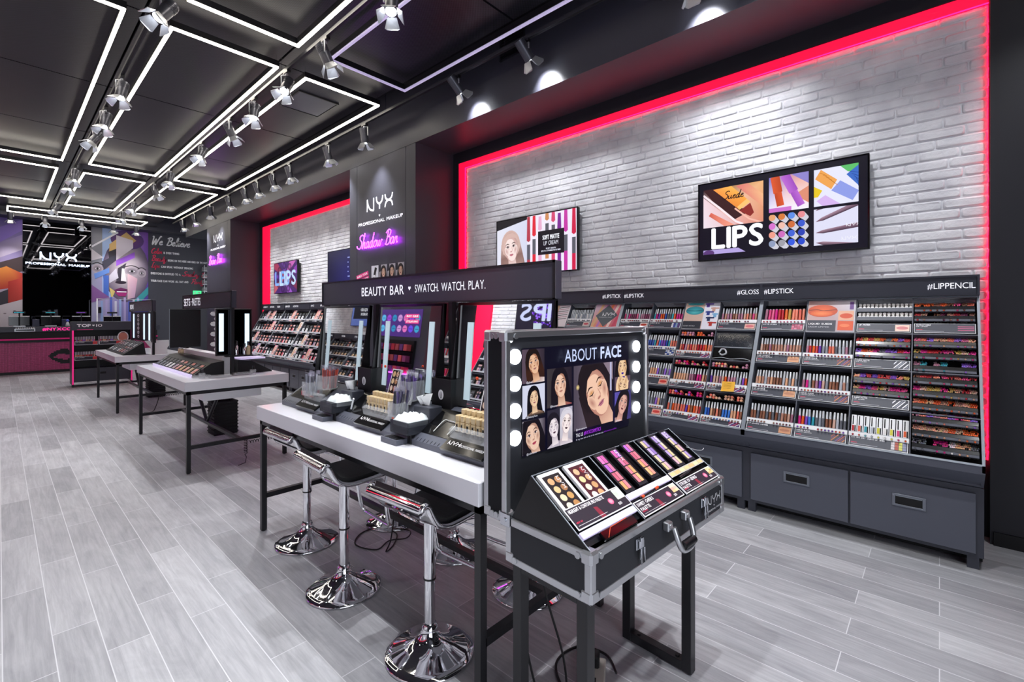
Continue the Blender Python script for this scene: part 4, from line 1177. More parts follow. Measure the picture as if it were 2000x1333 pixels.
# ------------------------------------------------------------------ cables and sockets on the floor
def cable(label, pts, r=.004, plug=None, nm='power_cable'):
    o = MB().tube(smooth(pts, 8), r, 7).build(nm, 'plug_black'); tag(o, label, 'cable')
    if plug is not None:
        p = Vector(plug[0]); d = Vector(plug[1]).normalized()
        MB().tube([p, p + d * .03, p + d * .055], .012, 8).build('plug', 'plug_black', o)
        s = d.cross(Vector((0, 0, 1))) * .007
        m = MB()
        for k in (-1, 1): m.tube([p + d * .055 + s * k, p + d * .078 + s * k], .002, 5)
        m.build('prong', 'steel', o)
    return o
cable('black power cable with plug lying in loops under the beauty bar', [(1.72, 2.6, .27), (1.71, 2.62, .1), (1.70, 2.66, .012), (1.80, 2.72, .006), (1.90, 2.85, .006), (1.85, 3.02, .006), (1.72, 3.02, .006), (1.62, 2.9, .006), (1.68, 2.74, .006), (1.8, 2.78, .008), (1.9, 2.72, .012), (1.98, 2.8, .01), (1.9, 2.93, .018), (1.84, 3.04, .02)], .0045, ((1.84, 3.04, .02), (-.5, 1, -.02)))
cable('thin black cable hanging from the case between its stand legs', [(1.40, 1.14, .62), (1.43, 1.12, .45), (1.50, 1.10, .22), (1.53, 1.10, .06), (1.49, 1.09, .01), (1.42, 1.12, .008), (1.36, 1.17, .3), (1.35, 1.19, .6)], .0045)
cable('black cable looping round the floor socket under the flight case', [(1.78, 1.02, .02), (1.86, 1.12, .008), (1.82, 1.24, .008), (1.68, 1.26, .008), (1.58, 1.16, .008), (1.56, 1.02, .008), (1.62, .9, .008), (1.7, .84, .008)], .0055)
o = thing('power_strip', 'pale floor socket with a plugged in cable under the flight case', 'socket', (1.68, 1.08, 0), .5)
MB().bbox(-.11, -.055, 0, .11, .055, .04, .004).build('body', 'socket', o)
m = MB(); m.box(-.06, -.012, .04, .0, .012, .0406); m.box(-.045, -.02, .04, -.015, .02, .0406); m.build('outlet', 'black', o)
MB().bbox(.03, -.03, .0405, .09, .03, .09, .006).build('adapter', 'plug_black', o)
def coil(label, p0, p1, turns, R, r=.0035, tail=()):
    a = Vector(p0); b = Vector(p1); d = (b - a); n = d.orthogonal().normalized(); q = d.normalized().cross(n); P = []
    for i in range(turns * 10 + 1):
        t = i / (turns * 10); an = t * turns * 2 * PI
        P.append(a + d * t + n * R * math.cos(an) + q * R * math.sin(an))
    P += [Vector(p) for p in tail]
    o = MB().tube(P, r, 5).build('coiled_cable', 'plug_black'); return tag(o, label, 'cable')
coil('black coiled cable hanging under the near end of the middle table', (1.75, 5.38, .255), (1.75, 5.385, .10), 9, .016, tail=[(1.76, 5.39, .06), (1.74, 5.36, .012), (1.66, 5.32, .008)])
coil('black coiled cable stretched along the end rail of the middle table', (1.78, 5.375, .215), (2.14, 5.375, .225), 14, .014)
coil('black coiled cable along the end rail of the farthest table', (1.80, 9.53, .215), (2.14, 9.53, .225), 14, .014)
cable('black cable with plug under the near end of the farthest table', [(1.79, 9.53, .22), (1.77, 9.5, .15), (1.72, 9.42, .05), (1.66, 9.3, .01), (1.55, 9.3, .008)], .006)
# waste bins
def bin_(label, x, y, w, d, h):
    t = thing('waste_bin', label, 'bin', (x, y, 0))
    a, b = w / 2, d / 2; m = MB()
    for p in ((-a, -b, 0, -a + .01, b, h), (a - .01, -b, 0, a, b, h), (-a + .01, -b, 0, a - .01, -b + .01, h), (-a + .01, b - .01, 0, a - .01, b, h), (-a + .01, -b + .01, 0, a - .01, b - .01, .01)): m.bbox(*p, r=.002)
    m.build('body', 'wicker', t)
    m = MB()
    for k in range(9):
        z = .03 + k * (h - .05) / 8.5
        m.tube([(-a - .004, -b - .004, z), (a + .004, -b - .004, z), (a + .004, b + .004, z), (-a - .004, b + .004, z)], .008, 5, closed=True)
    m.build('weave', 'wicker', t)
    MB().tube([(-a, -b, h), (a, -b, h), (a, b, h), (-a, b, h)], .012, 6, closed=True).build('rim', 'wicker', t)
bin_('black woven waste bin under the middle table', 2.0, 7.0, .27, .27, .42)
bin_('black woven waste bin under the farthest table', 2.03, 11.1, .26, .26, .40)
# ------------------------------------------------------------------ wall display cabinets
W = 1.33
SU = Vector((0, .55, 1.015)).normalized(); SLOPE = frame((0, 0, .662), (1, 0, 0), SU); SLEN = 1.15
RH = SLEN / 4
def RIGHT(y): return TR(3.9, y, 0) @ RZ(-PI / 2)
def LEFT(y): return TR(XL + .7, y, 0) @ RZ(PI / 2)
def cabinet(label, Mx, heads, w=W, cols=4, seed=0, drawers=2, endcap=None, full=True):
    t = thing('display_cabinet', label, 'cabinet', Mx=Mx)
    b = MB().box(0, .115, .075, w, .69, .50).build('base_cabinet', 'cabinet_dark', t)
    dw = (w - .06) / drawers
    for k in range(drawers):
        x0 = .03 + k * dw + (.0 if k == 0 else .006); x1 = .03 + (k + 1) * dw - .006
        d = MB().bbox(x0, .098, .10, x1, .116, .465, .002).build('drawer', 'cabinet', t)
        cx = (x0 + x1) / 2; cz = .335
        m = MB()
        for a in ((-.085, -.04, .085, -.028), (-.085, .028, .085, .04), (-.085, -.028, -.068, .028), (.068, -.028, .085, .028)):
            m.bbox(cx + a[0], .091, cz + a[1], cx + a[2], .099, cz + a[3], .0015)
        h = m.build('handle', 'handle_grey', d)
        MB().box(cx - .07, .0955, cz - .03, cx + .07, .0985, cz + .03).build('recess', 'panel_black', h)
        MB().box(cx - .066, .0925, cz + .024, cx + .066, .0955, cz + .029).build('highlight_edge', 'alu_edge', h)
    for x in (.03, w - .05):
        MB().bbox(x - .025, .12, 0, x + .03, .17, .076, .002).build('foot', 'cabinet_dark', t)
    MB().box(.0, .24, .01, w, .26, .075).build('kick_board', 'panel_black', t)
    prof = [(0, .645), (0, .66), (.555, 1.685), (.68, 1.685), (.68, .52), (.13, .505)]
    m = MB()
    m.prism([(0, .612), (0, .662), (.04, .66), (.15, .53), (.15, .5)], 'x', 0, w)
    m.box(0, .13, .5, w, .69, .53)
    for x in (0, w - .014): m.prism([(0, .62), (0, .664), (.555, 1.69), (.69, 1.69), (.69, .5), (.14, .5)], 'x', x, x + .014)
    m.build('side_frame', 'cabinet', t)
    MB(SLOPE).box(.014, .0, -.095, w - .014, SLEN, -.085).build('back_panel', 'panel_black', t)
    m = MB(SLOPE)
    for a in ((0, 0, .014, SLEN + .01), (w - .014, 0, w, SLEN + .01), (.014, -.004, w - .014, .008), (.014, SLEN, w - .014, SLEN + .012)): m.box(a[0], a[1], -.004, a[2], a[3], .004)
    m.build('frame_strip', 'alu_edge', t)
    cw = (w - .028) / cols
    for c in range(1, cols):
        MB(SLOPE).box(.014 + c * cw - .003, .008, -.085, .014 + c * cw + .003, SLEN, .002).build('divider', 'cabinet', t)
    for r in range(1, 4):
        MB(SLOPE).box(.014, r * RH - .004, -.085, w - .014, r * RH + .004, .0).build('shelf', 'cabinet', t)
    h = MB().bbox(0, .52, 1.687, w, .69, 1.825, .003).build('header', 'cabinet_dark', t)
    m = MB()
    for a in ((0, 1.813, w, 1.825), (0, 1.687, w, 1.694), (0, 1.694, .012, 1.813), (w - .012, 1.694, w, 1.813)): m.box(a[0], .512, a[1], a[2], .52, a[3])
    m.build('rim', 'cabinet_dark', h)
    A = Art()
    for (s, u, al, ht) in heads:
        A.text(s, u, 1.735, ht, '#f2f2f6', al=al, sx=.86)
    A.build('lettering', frame((0, .519, 0), (1, 0, 0), (0, 0, 1)), h, 'white_letter')
    t['_cw'] = cw
    del t['_cw']
    return Mx, cw
def LOC(Mx, u, v, n=0): return Mx @ SLOPE @ TR(u, v, n)

# product prototypes (axis along local y = up the slope, z = outward)
def proto_gloss():
    t = thing('lip_gloss', 'x', 'lip gloss')
    MB().tube([(0, 0, 0), (0, .004, 0), (0, .066, 0), (0, .07, 0)], .0088, 10).build('body', 'tint', t)
    MB().tube([(0, .07, 0), (0, .075, 0), (0, .118, 0), (0, .124, 0)], .0078, 10, r1=.0058).build('cap', 'clear_cap', t)
    return t
def proto_bullet():
    t = thing('lip_balm', 'x', 'lip balm')
    MB().tube([(0, 0, 0), (0, .06, 0), (0, .1, 0), (0, .106, 0)], .0108, 10, r1=.0098).build('body', 'tint', t)
    MB().tube([(0, .106, 0), (0, .11, 0)], .0092, 10).build('cap', 'clear_cap', t)
    return t
def proto_end():
    o = MB().tube([(0, 0, -.05), (0, 0, -.006), (0, 0, -.002)], .0102, 10).build('lipstick', 'tint_pearl'); o['label'] = 'x'; o['category'] = 'lipstick'; return o
def proto_tester():
    t = thing('tester', 'x', 'tester')
    MB().tube([(0, .0, -.02), (0, -.004, .008), (0, -.006, .012)], .0062, 8).build('cap', 'black_cap', t)
    MB().tube([(0, -.007, .012), (0, -.012, .02)], .0058, 8, r1=.004).build('tip', 'tint', t)
    return t
def proto_pencil():
    t = thing('lip_pencil', 'x', 'lip pencil')
    MB().tube([(0, -.02, 0), (0, .034, 0)], .0036, 6).build('barrel', 'black_cap', t)
    MB().tube([(0, .033, 0), (0, .041, 0), (0, .0425, 0)], .0046, 7, r1=.0034).build('tip', 'tint_pearl', t)
    return t
PG, PB, PE, PT, PP = proto_gloss(), proto_bullet(), proto_end(), proto_tester(), proto_pencil()
USED = set()
CN_ = {'pink': ['#d8407c', '#e0608c'], 'hot pink': ['#d01880'], 'red': ['#b81828', '#c83038'], 'orange': ['#e0561e', '#e8682c'], 'coral': ['#e06a58', '#e8846c'], 'nude': ['#c89a86', '#b88472', '#d0a898'], 'brown': ['#7c4c3a', '#94604a'],
       'purple': ['#6a3aa8', '#8048b8'], 'violet': ['#9a68d8'], 'blue': ['#2a50b0', '#3c78d0'], 'teal': ['#2a98a8'], 'plum': ['#6a2048', '#7c2c54'], 'silver': ['#b0b4be', '#8c909c'], 'grey': ['#62646e'], 'mauve': ['#a87088', '#b88098'], 'gold': ['#c8a050'], 'white': ['#e4e0de'], 'peach': ['#e0a884']}
def pick(names):
    n = rnd.choice(names); return n, lin(rnd.choice(CN_[n])) + (1,)
def put(proto, Mx, label, group, color):
    if proto.name not in USED:
        USED.add(proto.name); proto.matrix_world = Mx; proto['label'] = label; proto['group'] = group
        proto.color = color
        for q in kids(proto): q.color = color
        return proto
    return dup(proto, Mx, label, group, color)
def ledge(Mx, u0, u1, v, col='white', nm='display shelf', label=''):
    o = thing('product_ledge', label, 'shelf ledge', Mx=LOC(Mx, u0, v, 0))
    MB().bbox(.004, -.002, -.084, u1 - u0 - .004, .003, .0, .001).build('shelf', 'grey_strip', o)
    MB().bbox(.004, -.03, -.008, u1 - u0 - .004, -.0, .0, .001).build('front_strip', col, o)
    return o
def card(Mx, u0, v0, w, h, label, lines, img, n=.006, tilt=-.16, slate='#3a3d4a', lay=0):
    o = thing('price_card', label, 'sign', Mx=LOC(Mx, u0, v0, n) @ Matrix.Rotation(tilt, 4, 'X'))
    MB().bbox(0, 0, -.003, w, h, 0, .0006).build('card', 'white', o)
    A = Art(clip=(0, 0, w, h)); e = .0035
    A.poly([(e, e), (w - e, e), (w - e, h - e), (e, h - e)], [slate, slate, slate, slate])
    old = A.clip
    for k, s in enumerate(lines): A.text(s, .012, h - .018 - .013 * k, .0095 if k == 0 else .0075, '#f0f0f4', bold=.05 if k == 0 else 0, wid=min(w * .58, len(s) * .0068))
    A.rect(.012, h * .3, .045, h * .36, '#d8305a'); A.rect(.012, h * .17, w * .5, h * .2, '#c0c2cc')
    x0, x1, y0, y1 = w * .72, w - .008, h * .12, h * .86
    A.clip = (x0, y0, x1, y1)
    if img[0] == 'lips':
        A.rect(x0, y0, x1, y1, img[2]); cx, cy = (x0 + x1) / 2, (y0 + y1) / 2
        A.ell(cx, cy, (x1 - x0) * .42, (y1 - y0) * .26, img[1]); A.rect(x0 + .006, cy - .0008, x1 - .006, cy + .0008, '#6a2020')
    elif img[0] == 'stripes':
        for k in range(12):
            xx = x0 - .03 + k * .013
            A.poly([(xx, y0), (xx + .008, y0), (xx + .05, y1), (xx + .042, y1)], img[1 + k % (len(img) - 1)])
    elif img[0] == 'blocks':
        for k in range(12):
            xx = x0 + (k % 4) * (x1 - x0) / 4; yy = y0 + (k // 4) * (y1 - y0) / 3
            A.rect(xx + .001, yy + .001, xx + (x1 - x0) / 4 - .001, yy + (y1 - y0) / 3 - .001, img[1 + k % (len(img) - 1)])
    elif img[0] == 'lines':
        for k in range(3): A.rect(x0 - .01, y0 + (k + .8) * (y1 - y0) / 4, x1, y0 + (k + 1.15) * (y1 - y0) / 4, img[1])
    A.clip = old
    A.build('print', Matrix.Identity(4), o)
    return o
def glossrow(Mx, u0, u1, v0, where, names, n=13, kind='gloss', testers=True, tnames=None, rise=.105, strip_='white', order=None):
    """where: words that place this compartment"""
    ledge(Mx, u0, u1, v0 + rise, strip_, label='pale ledge holding the tubes of the %s' % where)
    w = u1 - u0; d = (w - .05) / (n - 1)
    pr = PG if kind == 'gloss' else PB
    wd = 'gloss tube' if kind == 'gloss' else 'lip balm'
    for k in range(n):
        nm, c = pick(names if order is None else [order[min(int(k / n * len(order)), len(order) - 1)]])
        u = u0 + .025 + k * d + rnd.uniform(-.001, .001)
        T = LOC(Mx, u, v0 + rise + .004, -.035) @ Matrix.Rotation(rnd.uniform(-.03, .03), 4, 'Z') @ Matrix.Rotation(rnd.uniform(.02, .12), 4, 'X')
        put(pr, T, '%s %s, %s from left, %s' % (nm, wd, nth(k + 1), where), '%ss, %s' % (wd, where), c)
    if testers:
        for k in range(n):
            if rnd.random() < .12: continue
            nm, c = pick(tnames or names)
            u = u0 + .025 + k * d
            put(PT, LOC(Mx, u, v0 + rise - .016, -.002), '%s tipped black tester, %s in the ledge, %s' % (nm, nth(k + 1), where), 'testers, %s' % where, c)
def dots(Mx, u0, u1, v0, where, names, rows=2, n=12):
    d = (u1 - u0 - .06) / (n - 1)
    for r in range(rows):
        for k in range(n):
            if r == rows - 1 and rnd.random() < .3: continue
            if k in (5, 9) : continue
            nm, c = pick(names)
            put(PE, LOC(Mx, u0 + .03 + k * d, v0 + .012 + r * .021, .0), '%s lipstick end, %s in the %s line of the %s' % (nm, nth(k + 1), nth(r + 1), where), 'lipstick ends of the %s' % where, c)
    MBx = MB(Mx @ SLOPE).box(u0 + .004, v0 - .004, -.07, u1 - .004, v0 + .0, .0)
    o = MBx.build('lipstick_rack', 'black'); tag(o, 'black rack under the lipstick ends of the %s' % where, 'rack')
def poster(Mx, u0, u1, v0, v1, label, draw):
    w, h = u1 - u0 - .012, v1 - v0 - .01
    o = thing('product_poster', label, 'poster', Mx=LOC(Mx, u0 + .006, v0 + .006, -.003))
    MB().bbox(0, 0, -.006, w, h, 0, .001).build('panel', 'white', o)
    A = Art(clip=(.003, .003, w - .003, h - .003)); draw(A, w, h); A.build('print', Matrix.Identity(4), o)

STUFF = MB(); NP = [0]
def pencils(Mx, u0, u1, v, where, names, indiv, cups=9, skip=(), h=.017):
    cw = (u1 - u0 - .02) / cups
    o = thing('pencil_rack', 'black rack of %d pencil cups, %s' % (cups, where), 'rack', Mx=LOC(Mx, u0 + .01, v, 0))
    m = MB(); w = u1 - u0 - .02
    m.box(0, 0, -.004, w, h, .0).box(0, -.004, -.075, w, 0, 0)
    for k in range(cups + 1): m.box(k * cw - .001, 0, -.075, k * cw + .001, h - .004, -.004)
    m.build('cup_rail', 'black_cap', o)
    MB().bbox(0, -.022, -.012, w, -.006, .002, .001).build('label_strip', 'cabinet', o)
    for k in range(cups):
        if k in skip: continue
        nm, c0 = pick(names)
        for j in range(12):
            r, q = divmod(j, 4)
            if rnd.random() < .08: continue
            u = (k + .5) * cw + (q - 1.5) * .0084 + (r % 2) * .0042 - .002; n = -.008 - r * .017
            c = tuple(min(1, x * rnd.uniform(.8, 1.25)) for x in c0[:3]) + (1,)
            T = LOC(Mx, u0 + .01 + u, v + h - .026 + r * .0165 + rnd.uniform(-.002, .002), n)
            if indiv and NP[0] < 296:
                NP[0] += 1
                put(PP, T, '%s lip pencil in the %s cup, %s' % (nm, nth(k + 1), where), 'lip pencils, %s cup, %s' % (nth(k + 1), where), c)
            else:
                STUFF.T = T
                STUFF.tube([(0, -.02, 0), (0, .034, 0)], .0036, 5, 0, (.01, .01, .012))
                STUFF.tube([(0, .033, 0), (0, .0425, 0)], .0046, 6, 0, c[:3], r1=.0034)
        if rnd.random() < .8:
            put(PT, LOC(Mx, u0 + .01 + (k + .5) * cw, v - .012, .0), '%s tipped tester below the %s cup, %s' % (nm, nth(k + 1), where), 'testers, %s' % where, c0)

# ---- near bay: four cabinets, right to left
MC, cw = cabinet('wall display cabinet at the far right with #LIPSTICK and #LIPPENCIL header', RIGHT(1.13), [('#LIPSTICK', .02, 'l', .042), ('#LIPPENCIL', W - .02, 'r', .042)])
MBc, _ = cabinet('wall display cabinet with #LIPSTICK and #GLOSS header, behind the flight case', RIGHT(2.46), [('#LIPSTICK', .02, 'l', .042), ('#GLOSS', W - .02, 'r', .042)])
MA, _ = cabinet('wall display cabinet seen between the bar sign and the flight case', RIGHT(3.79), [('#LIPSTICK', W - .02, 'r', .042), ('#LIPSTICK', .02, 'l', .042)])
MZ, _ = cabinet('wall display cabinet next to the pillar, mostly behind the bar mirrors', RIGHT(5.10), [('#LIPSTICK', W - .04, 'r', .042), ('#LIPSTICK', .02, 'l', .042)], w=1.31)
E4 = [.014 + c * cw for c in range(5)]
V4 = [3 * RH, 2 * RH, 1 * RH, 0]
HC = 'pencil cabinet'; HB = 'gloss cabinet'
def cell(i, r): return E4[i], E4[i + 1], V4[r]
def rowcard(Mx, i, r, label, lines, img, h=.07, **k):
    u0, u1, v = cell(i, r); card(Mx, u0 + .008, v + .008, u1 - u0 - .016, h, label, lines, img, **k)
# cabinet C, first column
u0, u1, v = cell(0, 0); glossrow(MC, u0, u1, v, 'top row, first column, %s' % HC, None, 12, 'balm', order=['mauve', 'pink', 'pink', 'hot pink', 'red', 'red', 'orange', 'gold', 'coral', 'coral', 'coral', 'coral'], tnames=['plum', 'red', 'pink'])
rowcard(MC, 0, 0, 'slate card reading BUTTER LIP BALM in the top row of the pencil cabinet', ['BUTTER LIP BALM'], ('blocks', '#c85a78', '#d87a94', '#b84a68'))
for r, (nm, ns, img) in enumerate((('LIP LINGERIE LIQUID LIPSTICK', ['nude', 'nude', 'brown', 'mauve'], ('lips', '#c88a68', '#d8a078')), ('LIP LINGERIE LIQUID LIPSTICK', ['nude', 'peach', 'silver', 'brown'], ('lips', '#c88a68', '#d8a078')), ('LIP LINGERIE SHIMMER', ['nude', 'brown', 'grey', 'mauve'], ('lips', '#b87858', '#d0946c'))), 1):
    u0, u1, v = cell(0, r); glossrow(MC, u0, u1, v, '%s row, first column, %s' % (nth(r + 1), HC), ns, 14, tnames=['plum', 'brown'])
    rowcard(MC, 0, r, 'slate card under the nude glosses, %s row, pencil cabinet' % nth(r + 1), nm.split(' LIQ')[0:1] + (['LIQUID LIPSTICK'] if 'LIQ' in nm else []), img)
# second column: poster and bright glosses
def d_lips(A, w, h):
    A.poly([(0, 0), (w, 0), (w, h), (0, h)], ['#c8a8a4', '#b0a8b4', '#d8d4dc', '#c89890'])
    A.ell(w * .32, h * .66, w * .32, h * .2, '#f06a30', '#c84a20'); A.ribbon(smooth([(w * .02, h * .68), (w * .2, h * .7), (w * .35, h * .67), (w * .62, h * .7)]), .006, '#7a2414')
    A.ell(w * .3, h * .58, w * .24, h * .09, '#f88a4a', '#e0602c')
    A.rect(0, 0, w * .62, h * .36, '#3a3d4a'); A.text('LIQUID SUEDE', .014, h * .22, .014, '#f4f4f6', bold=.04, wid=w * .5); A.text('CREAM LIPSTICK', .014, h * .13, .009, '#e0e0e6', wid=w * .45)
    A.rect(w * .66, h * .36, w * .97, h * .66, '#e8b090'); A.ell(w * .82, h * .5, w * .13, h * .08, '#d8502a')
    A.rect(w * .66, h * .05, w * .97, h * .34, '#e2582a'); A.ell(w * .8, h * .2, w * .1, h * .05, '#f08050')
    A.rect(w * .88, h * .7, w * .96, h * .94, '#6a3a8a')
u0, u1, v = cell(1, 0); poster(MC, u0, u1, v, v + RH, 'poster of orange lips in the top row of the pencil cabinet', d_lips)
for r, ns in ((1, ['silver', 'red', 'coral', 'grey', 'mauve', 'orange', 'purple']), (2, ['brown', 'hot pink', 'mauve', 'purple', 'silver', 'nude']), (3, None)):
    u0, u1, v = cell(1, r)
    glossrow(MC, u0, u1, v, '%s row, second column, %s' % (nth(r + 1), HC), ns, 14, order=None if ns else ['hot pink', 'orange', 'purple', 'blue', 'teal', 'grey', 'silver', 'grey', 'brown', 'brown', 'nude', 'silver', 'grey', 'grey'], tnames=['red', 'plum', 'purple', 'orange'])
    rowcard(MC, 1, r, 'slate LIQUID SUEDE card, %s row, second column of pencil cabinet' % nth(r + 1), ['LIQUID SUEDE', 'CREAM LIPSTICK'], ('stripes', '#b0584a', '#6a3a5a', '#c87848', '#3a3d4a', '#7a4a8a'))
# third column: pencils, primers, cartons
u0, u1, v = cell(2, 0)
for q in range(2):
    ledge(MC, u0, u1, v + .135 + q * .075, 'cabinet', label='ledge of the %s primer row, pencil cabinet' % ('lower', 'upper')[q])
    for r in range(2):
        for k in range(13):
            put(PE, LOC(MC, u0 + .02 + k * .0245, v + .147 + q * .075 + r * .022, -.012 - r * .0), 'white primer end, %s in the %s line of the %s primer row' % (nth(k + 1), ('front', 'back')[r], ('lower', 'upper')[q]), 'white primers of the pencil cabinet', lin('#e6e2de') + (1,))
rowcard(MC, 2, 0, 'slate LIP PRIMER card with two pictures of lips', ['LIP PRIMER'], ('lips', '#e08a8a', '#f0d0c0'), h=.075)
for r, ns, ln in ((1, ['grey', 'red', 'coral', 'orange', 'violet', 'gold', 'hot pink', 'purple', 'blue'], 'upper'), (2, ['gold', 'coral', 'red', 'purple', 'peach', 'hot pink', 'pink', 'nude'], 'lower')):
    u0, u1, v = cell(2, r)
    for q in range(2):
        pencils(MC, u0, u1, v + .115 + q * .088, '%s rack of the third column, %s block' % (('lower', 'upper')[q], ln), ns, False)
    rowcard(MC, 2, r, 'slate SUEDE MATTE LIP LINER card, %s of two in the third column' % ln, ['SUEDE MATTE', 'LIP LINER'], ('stripes', '#e8e8ee', '#3a3d4a', '#f2f2f6', '#8a8e9c'), h=.075)
u0, u1, v = cell(2, 3)
ledge(MC, u0, u1, v + .105, 'white', label='pale ledge holding the lip liner cartons')
for k in range(9):
    nm = ['red', 'coral', 'teal', 'silver', 'gold', 'white', 'gold', 'pink', 'orange'][k]; c = lin(CN_[nm][0]) + (1,)
    if nm == 'gold': c = lin('#d8d040') + (1,)
    o = thing('lip_liner_carton', 'pale lip liner carton with %s band, %s from left, pencil cabinet' % (nm if nm != 'gold' else 'yellow', nth(k + 1)), 'carton', group='lip liner cartons', Mx=LOC(MC, u0 + .012 + k * .0345, v + .11, -.05))
    MB().bbox(0, 0, 0, .030, .125, .022, .001).build('box', 'white', o)
    MB().box(.004, .01, .0221, .018, .05, .0226).build('band', 'tint', o).color = c
    MB().box(.007, .055, .0221, .013, .118, .0226).box(.019, .0, .0221, .0255, .05, .0226).build('window', 'black_cap', o)
    if k % 1 == 0: put(PT, LOC(MC, u0 + .028 + k * .0345, v + .09, -.002), '%s tester below the %s lip liner carton' % (nm, nth(k + 1)), 'testers under the cartons', c)
rowcard(MC, 2, 3, 'slate card reading OFF THE DAY LIQUID LIP LINER', ['OFF THE DAY LIQUID LIP LINER'], ('blocks', '#e0d8dc', '#b85040', '#d8d860', '#8a90b0'), h=.075)
# fourth column: retractable pencils
u0, u1, v = cell(3, 0)
RN = [['peach', 'coral', 'red', 'pink', 'mauve', 'brown', 'orange'], ['brown', 'grey', 'plum', 'nude', 'red'], ['red', 'pink', 'coral', 'violet', 'peach'], ['hot pink', 'gold', 'red', 'pink', 'nude'], ['violet', 'teal', 'purple', 'mauve'],
      ['nude', 'coral', 'red', 'pink', 'brown'], ['gold', 'nude', 'coral', 'red', 'hot pink'], ['peach', 'nude', 'orange', 'coral'], ['coral', 'mauve', 'hot pink', 'violet'], ['pink', 'nude', 'peach', 'orange'], ['grey', 'white', 'peach', 'hot pink', 'coral']]
for q in (1, 0):
    pencils(MC, u0, u1, v + .125 + q * .075, '%s rack of the last column' % ('second', 'top')[q], RN[1 - q], False, skip=(2,) if q == 0 else ())
rowcard(MC, 3, 0, 'slate RETRACTABLE LIP LINER card at the top right of the pencil cabinet', ['RETRACTABLE', 'LIP LINER'], ('lines', '#c85a88'), h=.08)
for q in range(9):
    pencils(MC, u0, u1, v - .062 - q * .0905 - .012, '%s rack under the last card' % nth(q + 1), RN[2 + q], q >= 6, skip=((2, 5, 6) if q == 2 else ((2,) if q == 8 else ())))
# cabinet B
def teal(A, w, h):
    A.rect(0, 0, w, h, '#d8b8a8'); A.ell(w * .3, h * .7, w * .27, h * .16, '#3aa8b0', '#1c7888'); A.ell(w * .3, h * .62, w * .2, h * .08, '#58c0c4', '#2a8c98'); A.ribbon([(w * .05, h * .71), (w * .3, h * .69), (w * .55, h * .72)], .004, '#0c3c48')
    A.ell(w * .3, h * .95, w * .25, h * .05, '#3a9aa4')
    A.rect(0, 0, w * .55, h * .3, '#2c2f3a'); A.text('LIQUID METALS', .012, h * .1, .01, '#f0f0f4', wid=w * .34)
    A.rect(w * .57, 0, w, h, '#e8e6f0')
    for k, (x, y, c) in enumerate(((.62, .82, '#5a3a9a'), (.8, .66, '#c89a8a'), (.66, .52, '#2a3a8a'), (.86, .44, '#7ab0d8'), (.7, .3, '#1c2c5a'), (.78, .12, '#b83028'))):
        A.rect(w * x, h * y, w * (x + .09), h * (y + .16), c); A.rect(w * (x - .04), h * (y + .1), w * (x + .2), h * (y + .15), c)
u0, u1, v = cell(2, 0); poster(MBc, u0, u1, v, v + RH, 'poster of teal painted lips in the gloss cabinet', teal)
for i, ns, ln in ((0, ['pink', 'plum', 'mauve', 'hot pink', 'silver'], 'thin pink'), (1, ['grey', 'hot pink', 'teal', 'purple', 'orange', 'blue'], 'metallic'), (3, ['nude', 'coral', 'mauve', 'pink', 'brown'], 'nude')):
    u0, u1, v = cell(i, 0); glossrow(MBc, u0, u1, v, 'top row, %s column, %s' % (nth(i + 1), HB), ns, 13, tnames=['plum', 'red', 'brown'])
    rowcard(MBc, i, 0, 'slate card under the %s glosses, top row of the gloss cabinet' % ln, [('SUPER CLIQUEY', 'LIQUID METALS', 'GLOSS DAZED')[(0, 1, 3).index(i)]], (('lips', '#c8402c', '#e8dcd8'), ('blocks', '#e8e8f0', '#3a4a9a', '#8aa8c8', '#5a3a7a'), ('lips', '#d8707a', '#e0b0a0'))[(0, 1, 3).index(i)])
u0, u1, v = cell(1, 1); glossrow(MBc, u0, u1, v, 'second row, second column, %s' % HB, ['blue', 'blue', 'teal', 'purple', 'coral'], 13, tnames=['blue', 'plum'])
rowcard(MBc, 1, 1, 'slate card under the blue glosses of the gloss cabinet', ['LIQUID METALS'], ('blocks', '#e8e8f0', '#2c4a9a', '#c8d0e0'))
for r in (2, 3):
    u0, u1, v = cell(1, r); glossrow(MBc, u0, u1, v, '%s row, second column, %s' % (nth(r + 1), HB), ['silver', 'silver', 'violet', 'peach', 'grey'], 13, tnames=['coral', 'brown'])
    rowcard(MBc, 1, r, 'slate card with red lips, %s row of the gloss cabinet' % nth(r + 1), ['LIP LUSTRE'], ('lips', '#d8302c', '#e8a898'))
for (i, r, ns, dn) in ((2, 1, ['mauve', 'coral', 'orange', 'coral', 'red'], ['mauve', 'coral', 'orange']), (2, 2, ['peach', 'nude', 'brown', 'mauve', 'hot pink', 'plum'], ['red', 'nude', 'peach', 'hot pink']), (3, 2, ['silver', 'purple', 'orange', 'mauve', 'nude'], ['mauve', 'red', 'peach']),
                       (2, 3, ['orange', 'coral', 'purple', 'silver', 'brown', 'red'], ['red', 'coral', 'violet', 'hot pink']), (3, 3, ['blue', 'mauve', 'coral', 'peach', 'brown'], ['coral', 'peach', 'nude'])):
    u0, u1, v = cell(i, r); wh = '%s row, %s column, glosses' % (nth(r + 1), nth(i + 1))
    glossrow(MBc, u0, u1, v, wh, ns, 13, tnames=ns, rise=.075); dots(MBc, u0, u1, v + .222, wh, dn)
    rowcard(MBc, i, r, 'slate card with lipstick picture, %s' % wh, ['SOFT MATTE', 'LIP CREAM'], ('stripes', '#c84a7a', '#8a2a5a', '#e8e0ea', '#5a3a9a'), h=.045)
u0, u1, v = cell(3, 1)
o = thing('smoked_showcase', 'smoked clear showcase over a black card in the gloss cabinet', 'showcase', Mx=LOC(MBc, u0 + .008, v + .01, -.05))
w_ = u1 - u0 - .016
